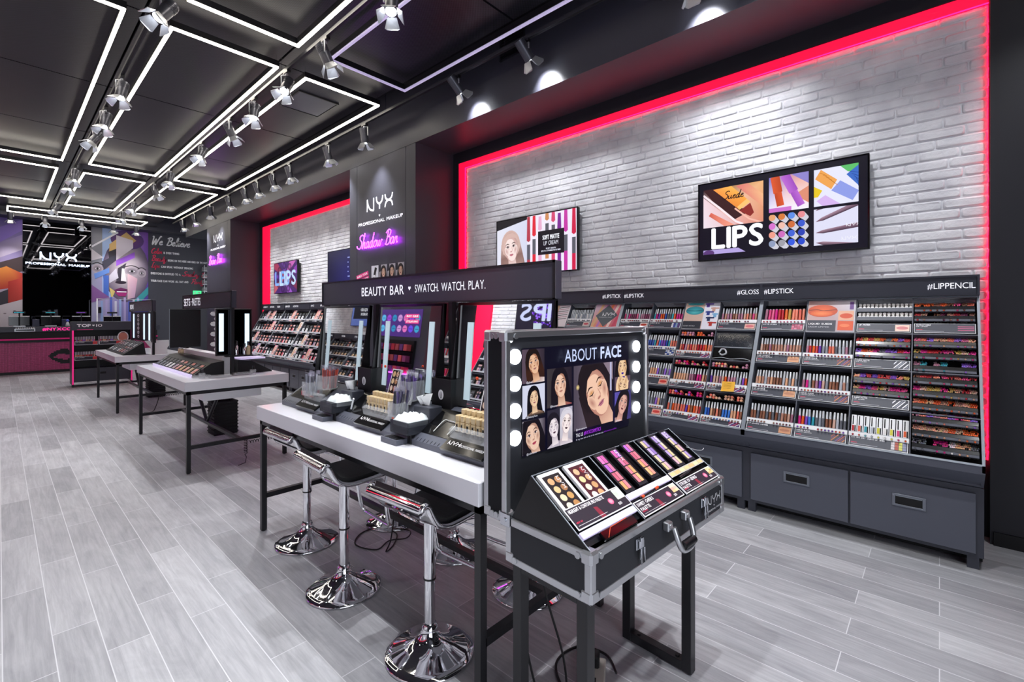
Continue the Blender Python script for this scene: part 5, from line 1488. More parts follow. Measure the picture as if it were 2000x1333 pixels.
MB().bbox(0, .12, 0, w_, .255, .045, .003).build('cover', 'acrylic_smoke', o); MB().bbox(0, .11, 0, w_, .118, .05, .001).build('ledge', 'alu_edge', o); MB().bbox(0, 0, .03, w_, .105, .045, .002).build('front_card', 'black_gloss', o)
MB().tube(smooth([(.05, .06, .047), (.07, .095, .05), (.1, .085, .052), (.11, .055, .05), (.08, .04, .05), (.06, .05, .05)], 4), .007, 6).tube(smooth([(0, .004, .046), (.08, .015, .05), (.15, .004, .05), (.25, .014, .05), (w_, .0, .047)], 4), .003, 5).build('torn_film', 'clear_cap', o)
o = thing('sticky_note', 'orange yellow sticky note hanging in the gloss cabinet', 'note', Mx=LOC(MBc, E4[3] + .14, RH - .005, .03) @ Matrix.Rotation(-.15, 4, 'X') @ RZ(.06))
MB().add([(0, 0, .004), (.1, 0, .004), (.1, .05, 0), (0, .05, 0), (.1, .095, 0), (0, .095, 0)], [(0, 1, 2, 3), (3, 2, 4, 5)]).build('paper', 'yellow_note', o)
A = Art(); 
for k in range(4): A.ribbon(smooth([(.015 + .02 * j, .075 - k * .016 + (.004 if j % 2 else 0)) for j in range(4)], 3), .0015, '#6a4a1a')
A.build('writing', TR(0, 0, .003), o)
u0, u1, v = cell(0, 1)
for r in (1, 2, 3): rowcard(MBc, 0, r, 'slate card behind the lid of the case, %s row of the gloss cabinet' % nth(r + 1), ['LIP LUSTRE'], ('lips', '#d8302c', '#e8a898'))
# cabinet A, top row only shows
def diamond(A, w, h):
    A.poly([(0, 0), (w, 0), (w, h), (0, h)], ['#e08a58', '#d0485a', '#e06a78', '#c8b0c8'])
    for k, c in enumerate(('#d8a878', '#b870b0', '#e87848', '#f0d0c8', '#d04060')): A.poly([(w * (.0 + .2 * k), 0), (w * (.1 + .2 * k), 0), (w * (.35 + .2 * k), h), (w * (.25 + .2 * k), h)], c)
    A.poly([(w * .1, h * .5), (w * .5, h * .02), (w * .95, h * .52), (w * .52, h * .98)], '#4a5058'); A.strokes(logo(w * .36, h * .5, .04), .006, '#f0f0f4'); A.text('PROFESSIONAL MAKEUP', w * .5, h * .42, .009, '#d8d8de', al='c', wid=w * .5)
def fan(A, w, h):
    A.rect(0, 0, w, h, '#d8ccd0'); A.rect(0, h * .3, w * .5, h, '#c89a80'); A.ell(w * .2, h * .7, w * .16, h * .25, '#e0b89c', '#b88468'); A.rect(0, 0, w * .6, h * .26, '#30343e')
    for k in range(7): A.ribbon([(w * .5, h * (.32 + .09 * k)), (w * .95, h * (.38 + .09 * k))], .008, '#16161c' if k % 2 == 0 else '#a87080')
u0, u1, v = cell(3, 0); poster(MA, u0, u1, v, v + RH, 'poster with grey diamond and white logo beside the gloss cabinet', diamond)
u0, u1, v = cell(1, 0); poster(MA, u0, u1, v, v + RH, 'poster with a fan of pencils just right of the bar sign', fan)
for r in (1, 2, 3):
    for i in (1, 2, 3): rowcard(MA, i, r, 'slate card behind the case lid, %s row, %s column, cabinet with two posters' % (nth(r + 1), nth(i + 1)), ['LIP CREAM'], ('lips', '#c8485a', '#d8c8c0'))
u0, u1, v = cell(2, 0); glossrow(MA, u0, u1, v, 'top row, cabinet with two posters', ['silver', 'silver', 'white'], 14, tnames=['grey'])
rowcard(MA, 2, 0, 'slate card under the silver tubes between two posters', ['POWDER PUFF'], ('lips', '#c8485a', '#d8c8c0'))
for r in range(4):
    for i in ((0, 3) if r else (0, 2)):
        u0, u1, v = cell(i, r); glossrow(MZ, u0 - .004 * i, u1 - .004 * (i + 1), v, '%s row, %s column, cabinet beside the pillar' % (nth(r + 1), nth(i + 1)), ['red', 'pink', 'coral', 'silver', 'plum'], 11, 'balm', testers=False)
        card(MZ, u0 + .006, v + .008, u1 - u0 - .02, .07, 'slate card, %s row, %s column of the cabinet beside the pillar' % (nth(r + 1), nth(i + 1)), ['LIP CREAM'], ('stripes', '#c84a7a', '#e8e0ea'))
o = STUFF.build('lip_pencils', 'print', kind='stuff'); tag(o, 'dense racks of multicoloured lip pencils in the upper pencil cabinet', 'lip pencils')

# ---- palettes of the far bay and the opposite wall
def proto_pal(kind):
    t = thing('face_palette', 'x', 'makeup palette')
    MB().bbox(0, 0, -.012, .112, .15, 0, .0015).build('case', 'black_cap', t)
    A = Art()
    cs = {'white': ('#e8e8ec', '#d8dce0', '#f0f0f2', '#c8ccd4'), 'pink': ('#e0a09a', '#c8786e', '#e8b8b0', '#d08a80'), 'violet': ('#a890b0', '#c8a0a0', '#8878a0', '#d8b8b8'), 'red': ('#e05a6a', '#d8b8c0', '#c83a50', '#e8d0d4'), 'dark': ('#4a4c58', '#8c90a0', '#30323c', '#a8acb8'), 'beige': ('#d8bc98', '#c09a70', '#e4ceb0', '#a88058')}[kind]
    A.rect(.004, .084, .108, .146, '#24252c')
    if kind in ('pink', 'red', 'violet'): A.rect(.008, .11, .104, .142, cs[1])
    else: A.rect(.012, .1, .1, .104, '#8a8c96'); A.rect(.012, .12, .07, .124, '#c0c2cc')
    for k in range(4):
        x = .007 + k % 2 * .05; y = .006 + k // 2 * .037
        A.rect(x, y, x + .047, y + .034, cs[k])
    A.build('pans', Matrix.Identity(4), t)
    return t
PALS = {k: proto_pal(k) for k in ('white', 'pink', 'violet', 'red', 'dark', 'beige')}
def palrow(Mx, u0, u1, v, where, seq, tilt=.1):
    n = len(seq); d = (u1 - u0) / n
    ledge(Mx, u0, u1, v + .062, 'grey_strip', label='pale ledge under the palettes, %s' % where)
    for k, s in enumerate(seq):
        if s is None: continue
        T = LOC(Mx, u0 + k * d + .006, v + .068, -.03) @ Matrix.Rotation(tilt, 4, 'X')
        put(PALS[s], T, '%s pan palette, %s from left, %s' % (s, nth(k + 1), where), 'palettes, %s' % where, (1, 1, 1, 1))
def minicard(Mx, u0, v, w, where, c):
    o = thing('price_card', 'small card, %s' % where, 'sign', Mx=LOC(Mx, u0, v, .004) @ Matrix.Rotation(-.2, 4, 'X'))
    MB().bbox(0, 0, -.003, w, .05, 0, .0006).build('card', 'white', o)
    A = Art(); A.rect(.003, .003, w - .003, .047, '#3a3c48'); A.rect(.01, .03, w * .5, .036, '#f0f0f4'); A.rect(w * .7, .008, w - .008, .042, c); A.build('print', Matrix.Identity(4), o)
def bigposter(i):
    def f(A, w, h):
        A.poly([(0, 0), (w, 0), (w, h), (0, h)], [('#d8b8a0', '#e0a8a0', '#b8a0c8')[i % 3], '#e8e0e4', '#d8d4dc', ('#e8d8c8', '#e06a8a', '#8a5ab8')[i % 3]])
        A.ell(w * .35, h * .6, w * .22, h * .3, '#e8c4a8', '#b88a70'); A.poly([(w * .7, 0), (w * .8, 0), (w, h), (w * .9, h)], ('#5a3a9a', '#e03a4a', '#2a2c38')[i % 3])
        for k in range(4): A.rect(w * .7, h * (.15 + .2 * k), w * .95, h * (.25 + .2 * k), ('#c89a70', '#30323c', '#e8707a')[k % 3])
    return f
WB = 1.30
names2 = ['far left', 'second', 'third', 'fourth']
H2 = [['#EYEBROW', '#POWDER', '#BLUSH'], ['#BRONZER', '#CONTOUR'], ['#FACE', '#PRIMER'], ['#EYES', '#SHADOW']]
SEQ = [[['dark', 'white', None, 'pink', None, 'white', 'dark', 'white'], ['white', 'white', 'dark', 'pink', 'pink', 'pink', None, 'red'], ['white', 'white', None, 'violet', 'pink', 'violet', 'pink', 'red'], ['white', None, 'white', 'white', 'red', None, 'red', 'red']],
       [['dark', 'dark', 'white', None, 'pink', 'white', 'white', 'dark'], ['pink', 'pink', 'dark', 'white', 'pink', 'red', 'dark', None], ['violet', 'violet', 'pink', 'pink', 'red', 'pink', 'white', 'white'], ['red', 'white', 'white', None, 'pink', 'pink', 'red', 'white']]]
for q in range(3):
    M2, c2 = cabinet('wall display cabinet of palettes in the far bay, %s from the red strip' % ('first', 'second', 'third')[q], RIGHT(12.40 - q * WB), [(s, .06 + .42 * k, 'l', .04) for k, s in enumerate(H2[q])], w=WB, cols=2, drawers=3)
    for r in range(4):
        seq = SEQ[q % 2][r]; wh = '%s row, %s far cabinet' % (nth(r + 1), ('first', 'second', 'third')[q])
        palrow(M2, .016, WB - .016, (3 - r) * RH, wh, seq)
        for k, s in enumerate(seq):
            if s is None: poster(M2, .016 + k * (WB - .032) / 8, .016 + (k + 1) * (WB - .032) / 8 + .02, (3 - r) * RH, (4 - r) * RH, 'small poster of a model between palettes, %s, %s place' % (wh, nth(k + 1)), bigposter(q + r + k))
        for k in range(0, 8, 2): minicard(M2, .03 + k * .158, (3 - r) * RH + .008, .14, '%s, %s of its row' % (wh, nth(k // 2 + 1)), ('#d8a890', '#c8485a', '#8a6ab0')[(k + r) % 3])
# opposite wall, seen only in the mirrors
for q, y0 in enumerate((10.25, 11.65, 13.05)):
    M2, c2 = cabinet('display cabinet of the opposite wall, %s in the bar mirrors' % ('first', 'second', 'third')[q], LEFT(y0), [('#EYES', .05, 'l', .042), ('#BROWS', .7, 'l', .042)], w=1.36, cols=3)
    for r in range(4):
        palrow(M2, .016, 1.34, (3 - r) * RH, '%s row, %s opposite cabinet' % (nth(r + 1), ('first', 'second', 'third')[q]), [('beige', 'beige', 'dark', 'beige', 'white', 'beige', 'beige', 'pink')[(k * 3 + r + q) % 8] for k in range(8)])
M2, c2 = cabinet('display cabinet of the opposite wall beside its red strip', LEFT(5.42), [('#WEDDING', .7, 'l', .042)], w=1.36, cols=3)
for r in range(4): palrow(M2, .016, 1.34, (3 - r) * RH, '%s row, opposite cabinet beside the red strip' % nth(r + 1), [('violet', 'dark', 'white', 'violet', 'pink', 'dark', 'white', 'dark')[(k + r) % 8] for k in range(8)])
# ------------------------------------------------------------------ wall screens
def tv(label, Mx, draw, w=1.305, h=.735, nm='wall_screen'):
    t = thing(nm, label, 'screen', Mx=Mx)     # local x right, y up, z out of the wall; origin lower left of the front
    MB().bbox(0, 0, -.045, w, h, 0, .004).build('housing', 'black', t)
    MB().box(w * .25, h * .25, -.09, w * .75, h * .75, -.045).build('wall_bracket', 'black', t)
    m = MB()
    for a in ((0, 0, w, .012), (0, h - .012, w, h), (0, .012, .012, h - .012), (w - .012, .012, w, h - .012)): m.bbox(a[0], a[1], -.002, a[2], a[3], .004, .001)
    m.build('bezel', 'black_gloss', t)
    A = Art(clip=(.012, .012, w - .012, h - .012)); draw(A, w, h); A.build('picture', Matrix.Identity(4), t, 'screen')
def RW(y, z, x=4.5): return frame((x, y, z), (0, -1, 0), (0, 0, 1))
def LWf(y, z, x=XL + .1): return frame((x, y, z), (0, 1, 0), (0, 0, 1))
def stick(A, x, y, L, wd, an, c, c2):
    d = Vector((math.cos(an), math.sin(an))); n = Vector((-d.y, d.x)) * wd / 2; p = Vector((x, y)); q = p + d * L * .55; e = p + d * L
    A.poly([tuple(p - n), tuple(q - n), tuple(q + n), tuple(p + n)], [c, c, c2, c2]); A.poly([tuple(q - n * .8), tuple(e - n * .8), tuple(e + n * .8), tuple(q + n * .8)], [c2, c2, c, c])
def big(A, w, h):
    A.rect(0, 0, w, h, '#0d0b1c')
    base = A.clip
    A.clip = (.05, .31, .565, .668)
    A.poly([(.05, .31), (.565, .31), (.565, .668), (.05, .668)], ['#e8c0cc', '#d88a70', '#e8b078', '#2a1820'])
    A.poly([(.05, .6), (.35, .31), (.05, .31)], ['#ecd2dc', '#e0b4b4', '#e8dce8'])
    A.poly([(.05, .668), (.28, .668), (.42, .40), (.33, .36), (.16, .52)], '#3a1c20')
    A.poly([(.14, .66), (.30, .668), (.46, .50), (.37, .44)], ['#f09a48', '#f8b858', '#f4a040', '#e88838'])
    A.poly([(.46, .50), (.37, .44), (.35, .47), (.43, .53)], '#f8c070'); A.poly([(.37, .43), (.46, .37), (.49, .40), (.46, .49)], '#8a2c28')
    A.poly([(.34, .66), (.565, .44), (.565, .55), (.44, .668)], ['#d87070', '#e8a080', '#f0b888', '#e08878'])
    A.poly([(.12, .45), (.10, .42), (.24, .31), (.33, .31)], ['#d86858', '#c85848', '#e8907a', '#f0a088'])
    A.ribbon([(.05, .62), (.2, .48), (.34, .34), (.4, .31)], .018, '#f4e4ea'); A.ribbon([(.33, .46), (.45, .35), (.565, .3)], .014, '#f0b8a8')
    for k, q in enumerate(script('Suede', .22, .555, .07)[0]): A.ribbon(q, .008, '#2a1414')
    A.clip = base
    A.text('LIPS', .13, .112, .195, '#f6f8ff', wid=.43, bold=.035)
    A.clip = (.05, .06, .42, .1); A.poly([(.05, .06), (.42, .06), (.36, .1), (.05, .1)], '#b0a0dc'); A.ell(.1, .07, .05, .03, '#5a3a78'); A.clip = base
    A.clip = (.61, .375, .905, .678)
    A.poly([(.61, .375), (.905, .375), (.905, .678), (.61, .678)], ['#e6e4f8', '#f0ecf8', '#e8a088', '#7a70c0'])
    A.poly([(.78, .678), (.905, .58), (.905, .678)], '#8a80c8'); A.poly([(.8, .5), (.905, .56), (.905, .42)], '#d88a70'); A.rect(.61, .375, .78, .41, '#c870c8')
    stick(A, .655, .68, .26, .07, -1.4, '#d8582e', '#b8431e'); stick(A, .73, .68, .30, .07, -1.15, '#b868d0', '#9a48b8')
    A.clip = (.942, .375, 1.237, .675)
    A.rect(.942, .375, 1.237, .675, '#dfe0f6')
    for pts, c in (([(.95, .6), (.99, .67), (1.10, .57), (1.06, .5)], '#e8a050'), ([(1.06, .49), (1.12, .56), (1.24, .46), (1.2, .39)], '#8a98e0'), ([(1.12, .675), (1.237, .675), (1.237, .62), (1.17, .62)], '#5ab868'), ([(1.16, .6), (1.237, .66), (1.237, .5)], '#3a68c0'), ([(.942, .54), (1.0, .5), (.97, .45), (.942, .45)], '#e0c020'), ([(.96, .42), (1.02, .46), (1.12, .375), (1.0, .375)], '#d0b0e8')):
        A.poly(pts, c)
    for k in range(5): A.ribbon([(.985 + .02 * k, .645 - .02 * k), (1.03 + .018 * k, .615 - .022 * k)], .004, '#c07828'); A.ribbon([(1.18 + .014 * k, .62 - .02 * k), (1.237, .60 - .026 * k)], .004, '#1c3f90')
    A.clip = (.61, .057, .905, .355)
    A.rect(.61, .057, .905, .355, '#15131c')
    cs = ['#e0a070', '#d07838', '#5a8ae0', '#e08a90', '#d070c8', '#e8b8a8', '#c86a38', '#3a58c8', '#e89a88', '#c868b8', '#4060d0', '#2a40b0', '#8a98b8', '#9a9aa4', '#3458d8', '#2848c8']
    for k in range(16):
        x = .635 + (k % 4) * .073; y = .33 - (k // 4) * .075
        A.poly([(x - .02, y - .02), (x + .03, y - .06), (x + .055, y - .03), (x + .02, y + .02)], '#c8c8d4'); A.ell(x, y, .026, .028, cs[k], cs[k])
    A.clip = (.942, .057, 1.235, .352)
    A.rect(.942, .057, 1.235, .352, '#d8d8ee')
    for k, (y, an) in enumerate(((.34, .5), (.27, .38), (.2, .12), (.14, -.16), (.1, -.5))):
        d = Vector((math.cos(an), math.sin(an))); n = Vector((-d.y, d.x)); p = Vector((.955, y - .02 * k)); 
        A.poly([tuple(p), tuple(p + d * .05 - n * .014), tuple(p + d * .35 - n * .02), tuple(p + d * .35 + n * .02), tuple(p + d * .05 + n * .014)], ['#6a3a50', '#3a2438', '#4a3448', '#8a6a80', '#a8889a'])
    A.strokes(logo(1.16, .19, .026), .004, '#e8e8f0'); A.strokes(logo(1.13, .085, .026), .004, '#e8e8f0')
    A.clip = base
tv('large wall screen reading LIPS with six pictures, right on the near brick wall', RW(1.70, 2.062), big)
def soft(A, w, h):
    A.rect(0, 0, w, h, '#e9e2f2')
    face(A, .005, .02, .54, .70, bg='#dfe0ee', bg2='#cfd2e6', skin='#f0dcd8', sk2='#c8a09c', hair='#d0b0a8', hair2='#8a6a64', fx=.48, fy=.50, fr=.23, rot=.12, lip='#c87888', lidc='#9a7a80', top='#e8dce4')
    A.poly([(0, .60), (.54, .69), (.54, .74), (0, .74)], '#14131c')
    for x, y0, y1, c in ((.565, .40, .72, '#b03a4a'), (.655, .46, .72, '#d8283a'), (.75, .52, .7, '#e0a8c8'), (.86, .63, .74, '#c88858'), (.955, .60, .74, '#d04870'), (1.045, .5, .7, '#7a2890'), (1.14, .46, .74, '#c038a0'), (1.255, .42, .74, '#c82048')):
        A.poly([(x - .03, y0 + .02), (x, y0), (x + .03, y0 + .02), (x + .022, y1), (x - .022, y1)], c)
        A.rect(x - .026, y0 - .22, x + .026, y0 - .03, '#5a5a66'); A.rect(x - .026, y0 - .46, x + .026, y0 - .22, c)
    A.rect(.72, .222, 1.117, .515, '#15121c')
    A.text('SOFT MATTE', .918, .405, .055, '#f4f6ff', al='c', wid=.25, bold=.04); A.text('LIP CREAM', .918, .335, .052, '#e6e8f6', al='c', wid=.22)
    A.text('VELVETY SMOOTH', .918, .285, .018, '#e0e2f4', al='c', wid=.15, bold=.04); A.text('SETS TO A STUNNING MATTE FINISH', .918, .258, .018, '#e0e2f4', al='c', wid=.29, bold=.04)
tv('wall screen reading SOFT MATTE LIP CREAM left on the near brick wall', RW(4.385, 2.072), soft)
def lips(A, w, h):
    A.rect(0, 0, w, h, '#4a2a6a')
    for k, (a, c) in enumerate(((.2, '#8a3aa8'), (.8, '#c060b0'), (1.5, '#6a3a98'), (2.2, '#a03a58'), (2.8, '#7a4ac0'), (3.5, '#b85a6a'), (4.2, '#5a2a80'), (4.9, '#9a58c0'), (5.6, '#7a3050'))):
        A.poly([(w / 2, h / 2), (w / 2 + 1.0 * math.cos(a), h / 2 + .6 * math.sin(a)), (w / 2 + 1.0 * math.cos(a + .4), h / 2 + .6 * math.sin(a + .4))], c)
        A.ell(w / 2 + .45 * math.cos(a + .2), h / 2 + .28 * math.sin(a + .2), .1, .08, c, '#2a1838')
    A.text('LIPS', .08, .2, .34, '#7fb0f0', wid=.8, bold=.03); A.text('LIPS', .34, .19, .34, '#bcd8ff', wid=.88, bold=.03)
tv('wall screen reading LIPS in blue letters on the far brick wall', RW(11.9, 2.068), lips)
def dotsE(A, w, h):
    A.poly([(0, 0), (w, 0), (w, h), (0, h)], ['#0c0a30', '#2a2a78', '#1c1c58', '#0e0c34'])
    for x0 in (.82,):
        for k in range(5):
            A.ell(x0 + k * .04, .56, .014, .014, '#e8ecff', '#7a90f0'); A.ell(x0 + k * .04, .2, .014, .014, '#e8ecff', '#7a90f0')
            A.ell(x0, .2 + k * .09, .014, .014, '#e8ecff', '#7a90f0')
tv('dark blue wall screen with dotted letter, half hidden by the pillar', RW(9.16, 2.10), dotsE)
def denim(A, w, h):
    A.poly([(0, 0), (w, 0), (w, h), (0, h)], ['#4a5a98', '#5a6aa8', '#6a7ab8', '#4a5a98'])
    for k in range(26): A.rect(k * .05, 0, k * .05 + .012, h, '#3a4a80')
    A.poly([(.1, .2), (1.2, .2), (1.2, .54), (.1, .54)], '#14141e'); A.text('LIQUID', .65, .42, .08, '#f0f0f8', al='c', wid=.4); A.text('SUEDE', .65, .3, .07, '#f0f0f8', al='c', wid=.35)
tv('blue screen on the opposite brick wall, seen tilted in a bar mirror', LWf(11.0, 2.06), denim)
def glit(A, w, h):
    A.rect(0, 0, w, h, '#17142c'); q = random.Random(5)
    for k in range(260):
        a = q.random() * 6.28; r = .05 + .3 * q.random(); A.ell(.55 + r * math.cos(a), .38 + r * .95 * math.sin(a), .014, .014, q.choice(['#7a30f0', '#9a58ff', '#5a1cd0', '#b080ff']), n=6)
    A.text('LIPS', .12, .2, .34, '#cdd4f8', wid=1.05, bold=.03)
tv('purple glitter screen on the opposite brick wall, seen in the near bar mirror', LWf(4.75, 2.06), glit)

# ------------------------------------------------------------------ pillar graphics
def pillar_logo(label, yc, z, k=1.0, x=3.9, left=False):
    o = thing('wall_logo', label, 'logo', (x, yc, z))
    Fm = frame((-.0008 if not left else .0008, 0, 0), (0, -1 if not left else 1, 0), (0, 0, 1))
    h = .195; A = Art(); A.strokes(logo(-1.14 * h * LX, 0, h), .03, '#f4f4f8'); A.heart(0, -.1, .02, '#f4f4f8')
    A.text('PROFESSIONAL MAKEUP', 0, -.2, .05, '#f4f4f8', al='c', wid=1.22, bold=.05)
    A.build('lettering', Fm, o, 'white_letter')
pillar_logo('white logo lettering on the near pillar above the purple neon', 6.28, 3.17)
pillar_logo('white logo lettering on the far pillar above its neon', 14.05, 3.50)
def neon(label, word, y0, z, h, width, x=3.9, sgn=1):
    o = thing('neon_sign', label, 'neon sign', (x, y0, z))
    L, W_ = script(word, 0, 0, h, sq=1.0); s = width / W_
    m = MB()
    for l in L:
        m.tube([(-.035 * sgn, -px * s * sgn, py) for px, py in l], .0065, 6)
    m.build('neon_tube', 'neon', o)
    m = MB()
    for l in L[::2]:
        m.cyl((0, -l[0][0] * s * sgn, l[0][1]), (-.03 * sgn, -l[0][0] * s * sgn, l[0][1]), .004, 5)
    m.build('tube_support', 'clear_cap', o)
neon('purple neon sign in script reading Shadow Bar on the near pillar', 'Shadow Bar', 6.88, 2.60, .215, 1.12)
neon('purple neon script sign on the far pillar', 'Brow Bar', 14.72, 2.92, .24, 1.1)
neon('purple neon script sign added on the opposite pillar to tint it, out of view', 'Shadow Bar', 8.5, 2.60, .215, 1.12, XL + .7, -1)  # unseen neon added so the opposite pillar looks purple in reflection
def lab(A, x, y, w, h, s): A.rect(x, y, x + w, y + h, '#e8408c'); A.text(s, x + w / 2, y + h * .25, h * .5, '#ffffff', al='c', wid=w * .85, bold=.05)
for k, s in enumerate(('BUILD YOUR', 'OWN PALETTE')):
    o = thing('wall_label', 'slanted pink label reading %s on the near pillar' % s, 'label', Mx=RW(6.95 - .02 * k, 2.125 - k * .075, 3.9) @ RZ(.18))
    MB().box(0, 0, 0, .36, .062, .001).build('plate', 'pink_edge', o)
    A = Art(); A.z0 = .0012; lab(A, 0, 0, .36, .062, s); A.build('print', Matrix.Identity(4), o)
for k in range(4):
    def f(A, w, h):
        if k == 0: A.rect(0, 0, w, h, '#d8dae2'); A.poly([(w * .2, h * .1), (w * .5, h * .1), (w * .8, h * .8), (w * .5, h * .9)], '#1c1a20'); A.ell(w * .4, h * .25, w * .14, h * .1, '#eceef2')
        else: face(A, 0, 0, w, h, bg='#b9b6bc', skin='#e0bca4', sk2='#a07864', hair='#241c20', fx=.58, fy=.5, fr=.27); A.poly([(0, h * .5), (w * .25, h * .55), (w * .25, h), (0, h)], '#2a2a34')
    o = thing('wall_poster', ('small poster of a palette on the near pillar, leftmost of four', 'small poster of a woman, second of four on the near pillar', 'small poster of a woman, third of four on the near pillar', 'small poster of a woman, rightmost of four on the near pillar')[k], 'poster', Mx=RW(6.50 - k * .222, 2.10, 3.9))
    MB().box(0, 0, 0, .195, .215, .004).build('panel', 'white', o)
    A = Art(clip=(0, 0, .195, .215)); A.z0 = .0045; f(A, .195, .215); A.build('print', Matrix.Identity(4), o)
# opposite pillar: lips panel and blush shelf (mirror image only)
o = thing('wall_poster', 'purple panel of painted lips on the opposite pillar, seen in the middle mirror', 'poster', Mx=LWf(8.2, 1.78, XL + .701))
MB().box(0, 0, 0, 1.6, .62, .004).build('panel', 'black', o)
A = Art(); A.z0 = .005; A.rect(0, 0, 1.6, .62, '#4a2a78')
for k in range(14): A.ell(.15 + .22 * (k % 7), .18 + .24 * (k // 7), .085, .08, ['#3aa0c8', '#6a4ae0', '#e070b8', '#c890d0', '#2a88b8', '#9a40c8', '#58b0e0'][k % 7]); A.ribbon([(.09 + .22 * (k % 7), .18 + .24 * (k // 7)), (.21 + .22 * (k % 7), .18 + .24 * (k // 7))], .01, '#2a1450')
lab(A, .12, .42, .5, .09, 'BUILD YOUR'); lab(A, .1, .3, .5, .09, 'OWN PALETTE'); A.build('print', Matrix.Identity(4), o, 'screen')
o = thing('blush_shelf', 'dark blush shelf with added purple glow on opposite pillar, seen in the middle mirror', 'shelf', (XL + .7, 8.3, .95))
m = MB().box(0, 0, 0, .06, 1.5, .75)
m.build('back', 'black', o)
for r in range(3): MB().box(.06, 0, .02 + r * .24, .2, 1.5, .035 + r * .24).build('shelf', 'neon' if r == 0 else 'black_gloss', o)  # lowest shelf emits like neon, an added purple glow
pp = MB().bbox(-.06, -.06, 0, .06, .06, .14, .006).build('blush_box', 'tint'); tag(pp, 'x', 'blush box'); first = True
for r in range(3):
    for k in range(9):
        c = lin(['#b03040', '#8a3a6a', '#c85058', '#6a3a78', '#a84a50'][(k + r) % 5]) + (1,)
        T = TR(XL + .83, 8.42 + k * .155, .986 + r * .24); lb = 'blush box, %s in the %s shelf row of the opposite pillar' % (nth(k + 1), nth(r + 1))
        if first: pp.matrix_world = T; pp['label'] = lb; pp['group'] = 'blush boxes of the opposite pillar'; pp.color = c; first = False
        else: dup(pp, T, lb, 'blush boxes of the opposite pillar', c)

# ------------------------------------------------------------------ back of the shop
BW = lambda x, z, y=YB - .001: frame((x, y, z), (1, 0, 0), (0, 0, 1))
def bposter(label, x0, x1, z0, z1, draw):
    o = thing('wall_mural', label, 'mural', Mx=BW(x0, z0))
    MB().box(0, 0, 0, x1 - x0, z1 - z0, .02).build('panel', 'white', o)
    A = Art(clip=(0, 0, x1 - x0, z1 - z0)); A.z0 = .021; A.dz = 2e-4; draw(A, x1 - x0, z1 - z0); A.build('print', Matrix.Identity(4), o)
def mural(A, w, h):
    A.poly([(0, 0), (w, 0), (w, h), (0, h)], ['#b8b4d8', '#3a3aa0', '#7a40a8', '#8a8a98'])
    A.rect(w * .18, h * .3, w * .42, h, '#a8c0ea'); A.rect(0, h * .62, w * .18, h, '#8a8a94')
    A.ell(w * .6, h * .58, w * .42, h * .33, '#d8c8cc', '#5a4a68'); A.ell(w * .62, h * .9, w * .3, h * .1, '#6a2a68', '#4a2a70')
    A.poly([(w * .3, h * .7), (w * .78, h * .9), (w * .6, h * .98), (w * .3, h * .84)], '#d8b070'); A.poly([(w * .42, h * .68), (w * .72, h * .82), (w * .72, h * .9), (w * .42, h * .94)], '#d8cdd8')
    A.poly([(w * .3, h * .68), (w * .42, h * .72), (w * .42, h * .8), (w * .28, h * .76)], '#38343e'); A.poly([(0, h * .66), (w * .2, h * .7), (0, h * .78)], '#ded6de'); A.poly([(w * .18, h * .56), (w * .42, h * .68), (w * .42, h * .74), (w * .18, h * .66)], '#3c3a48')
    A.poly([(w * .42, h * .62), (w * .75, h * .72), (w * .75, h * .78), (w * .42, h * .68)], '#9a5ad0')
    for x, y, r in ((.1, .585, .1), (.7, .575, .14), (.88, .56, .08)):
        A.ell(w * x, h * y, w * r, h * .045, '#3a3040', '#b4a6b0'); A.ell(w * x, h * y, w * r * .42, h * .010, '#cfc8d0'); A.ell(w * x, h * y, w * r * .2, h * .0105, '#101014'); A.ribbon(smooth([(w * (x - r), h * (y + .04)), (w * x, h * (y + .06)), (w * (x + r), h * (y + .035))], 4), h * .008, '#1c161e')
    A.poly([(w * .45, h * .6), (w * .6, h * .66), (w * .5, h * .47), (w * .42, h * .47)], '#3a3440'); A.poly([(w * .52, h * .6), (w * .56, h * .6), (w * .6, h * .47), (w * .5, h * .46)], '#eae2e6'); A.ell(w * .5, h * .455, w * .1, h * .015, '#2a1c2c')
    A.poly([(w * .06, h * .48), (w * .3, h * .55), (w * .3, h * .6), (w * .04, h * .53)], '#6a90d8'); A.rect(w * .2, h * .3, w * .29, h * .52, '#4a70c8'); A.poly([(w * .3, h * .44), (w * .46, h * .5), (w * .42, h * .6), (w * .3, h * .52)], '#d0c8d6')
    A.poly([(w * .36, h * .37), (w * .5, h * .4), (w * .65, h * .38), (w * .62, h * .35), (w * .4, h * .35)], '#6a1c58'); A.poly([(w * .4, h * .35), (w * .62, h * .35), (w * .58, h * .31), (w * .46, h * .31)], '#a82a78'); A.rect(w * .43, h * .352, w * .6, h * .362, '#f2eef4')
    A.poly([(w * .62, h * .55), (w * .8, h * .5), (w * .75, h * .3), (w * .62, h * .28)], ['#e8c0c8', '#d8a8b8', '#c8a0c0', '#e0b8c4'])
    A.poly([(w * .72, h * .26), (w, h * .42), (w, h * .34), (w * .8, h * .22)], '#3aa0a8'); A.poly([(0, h * .42), (w * .3, h * .3), (0, h * .24)], '#8a5a9a'); A.poly([(w * .3, h * .4), (w * .4, h * .36), (w * .34, h * .28)], '#e0c878')
    for k in range(9): A.rect(w * (.15 + .08 * k), h * .04, w * (.19 + .08 * k), h * (.26 + .02 * (k % 3)), ['#9ab0e0', '#b8a8d8', '#5a6ac8', '#d8d4e8'][k % 4])
    A.poly([(w * .66, 0), (w, 0), (w, h * .3), (w * .72, h * .14)], '#3a3a9a'); A.ribbon([(0, h * .8), (w * .45, h * .97)], .05, '#f0eef6')
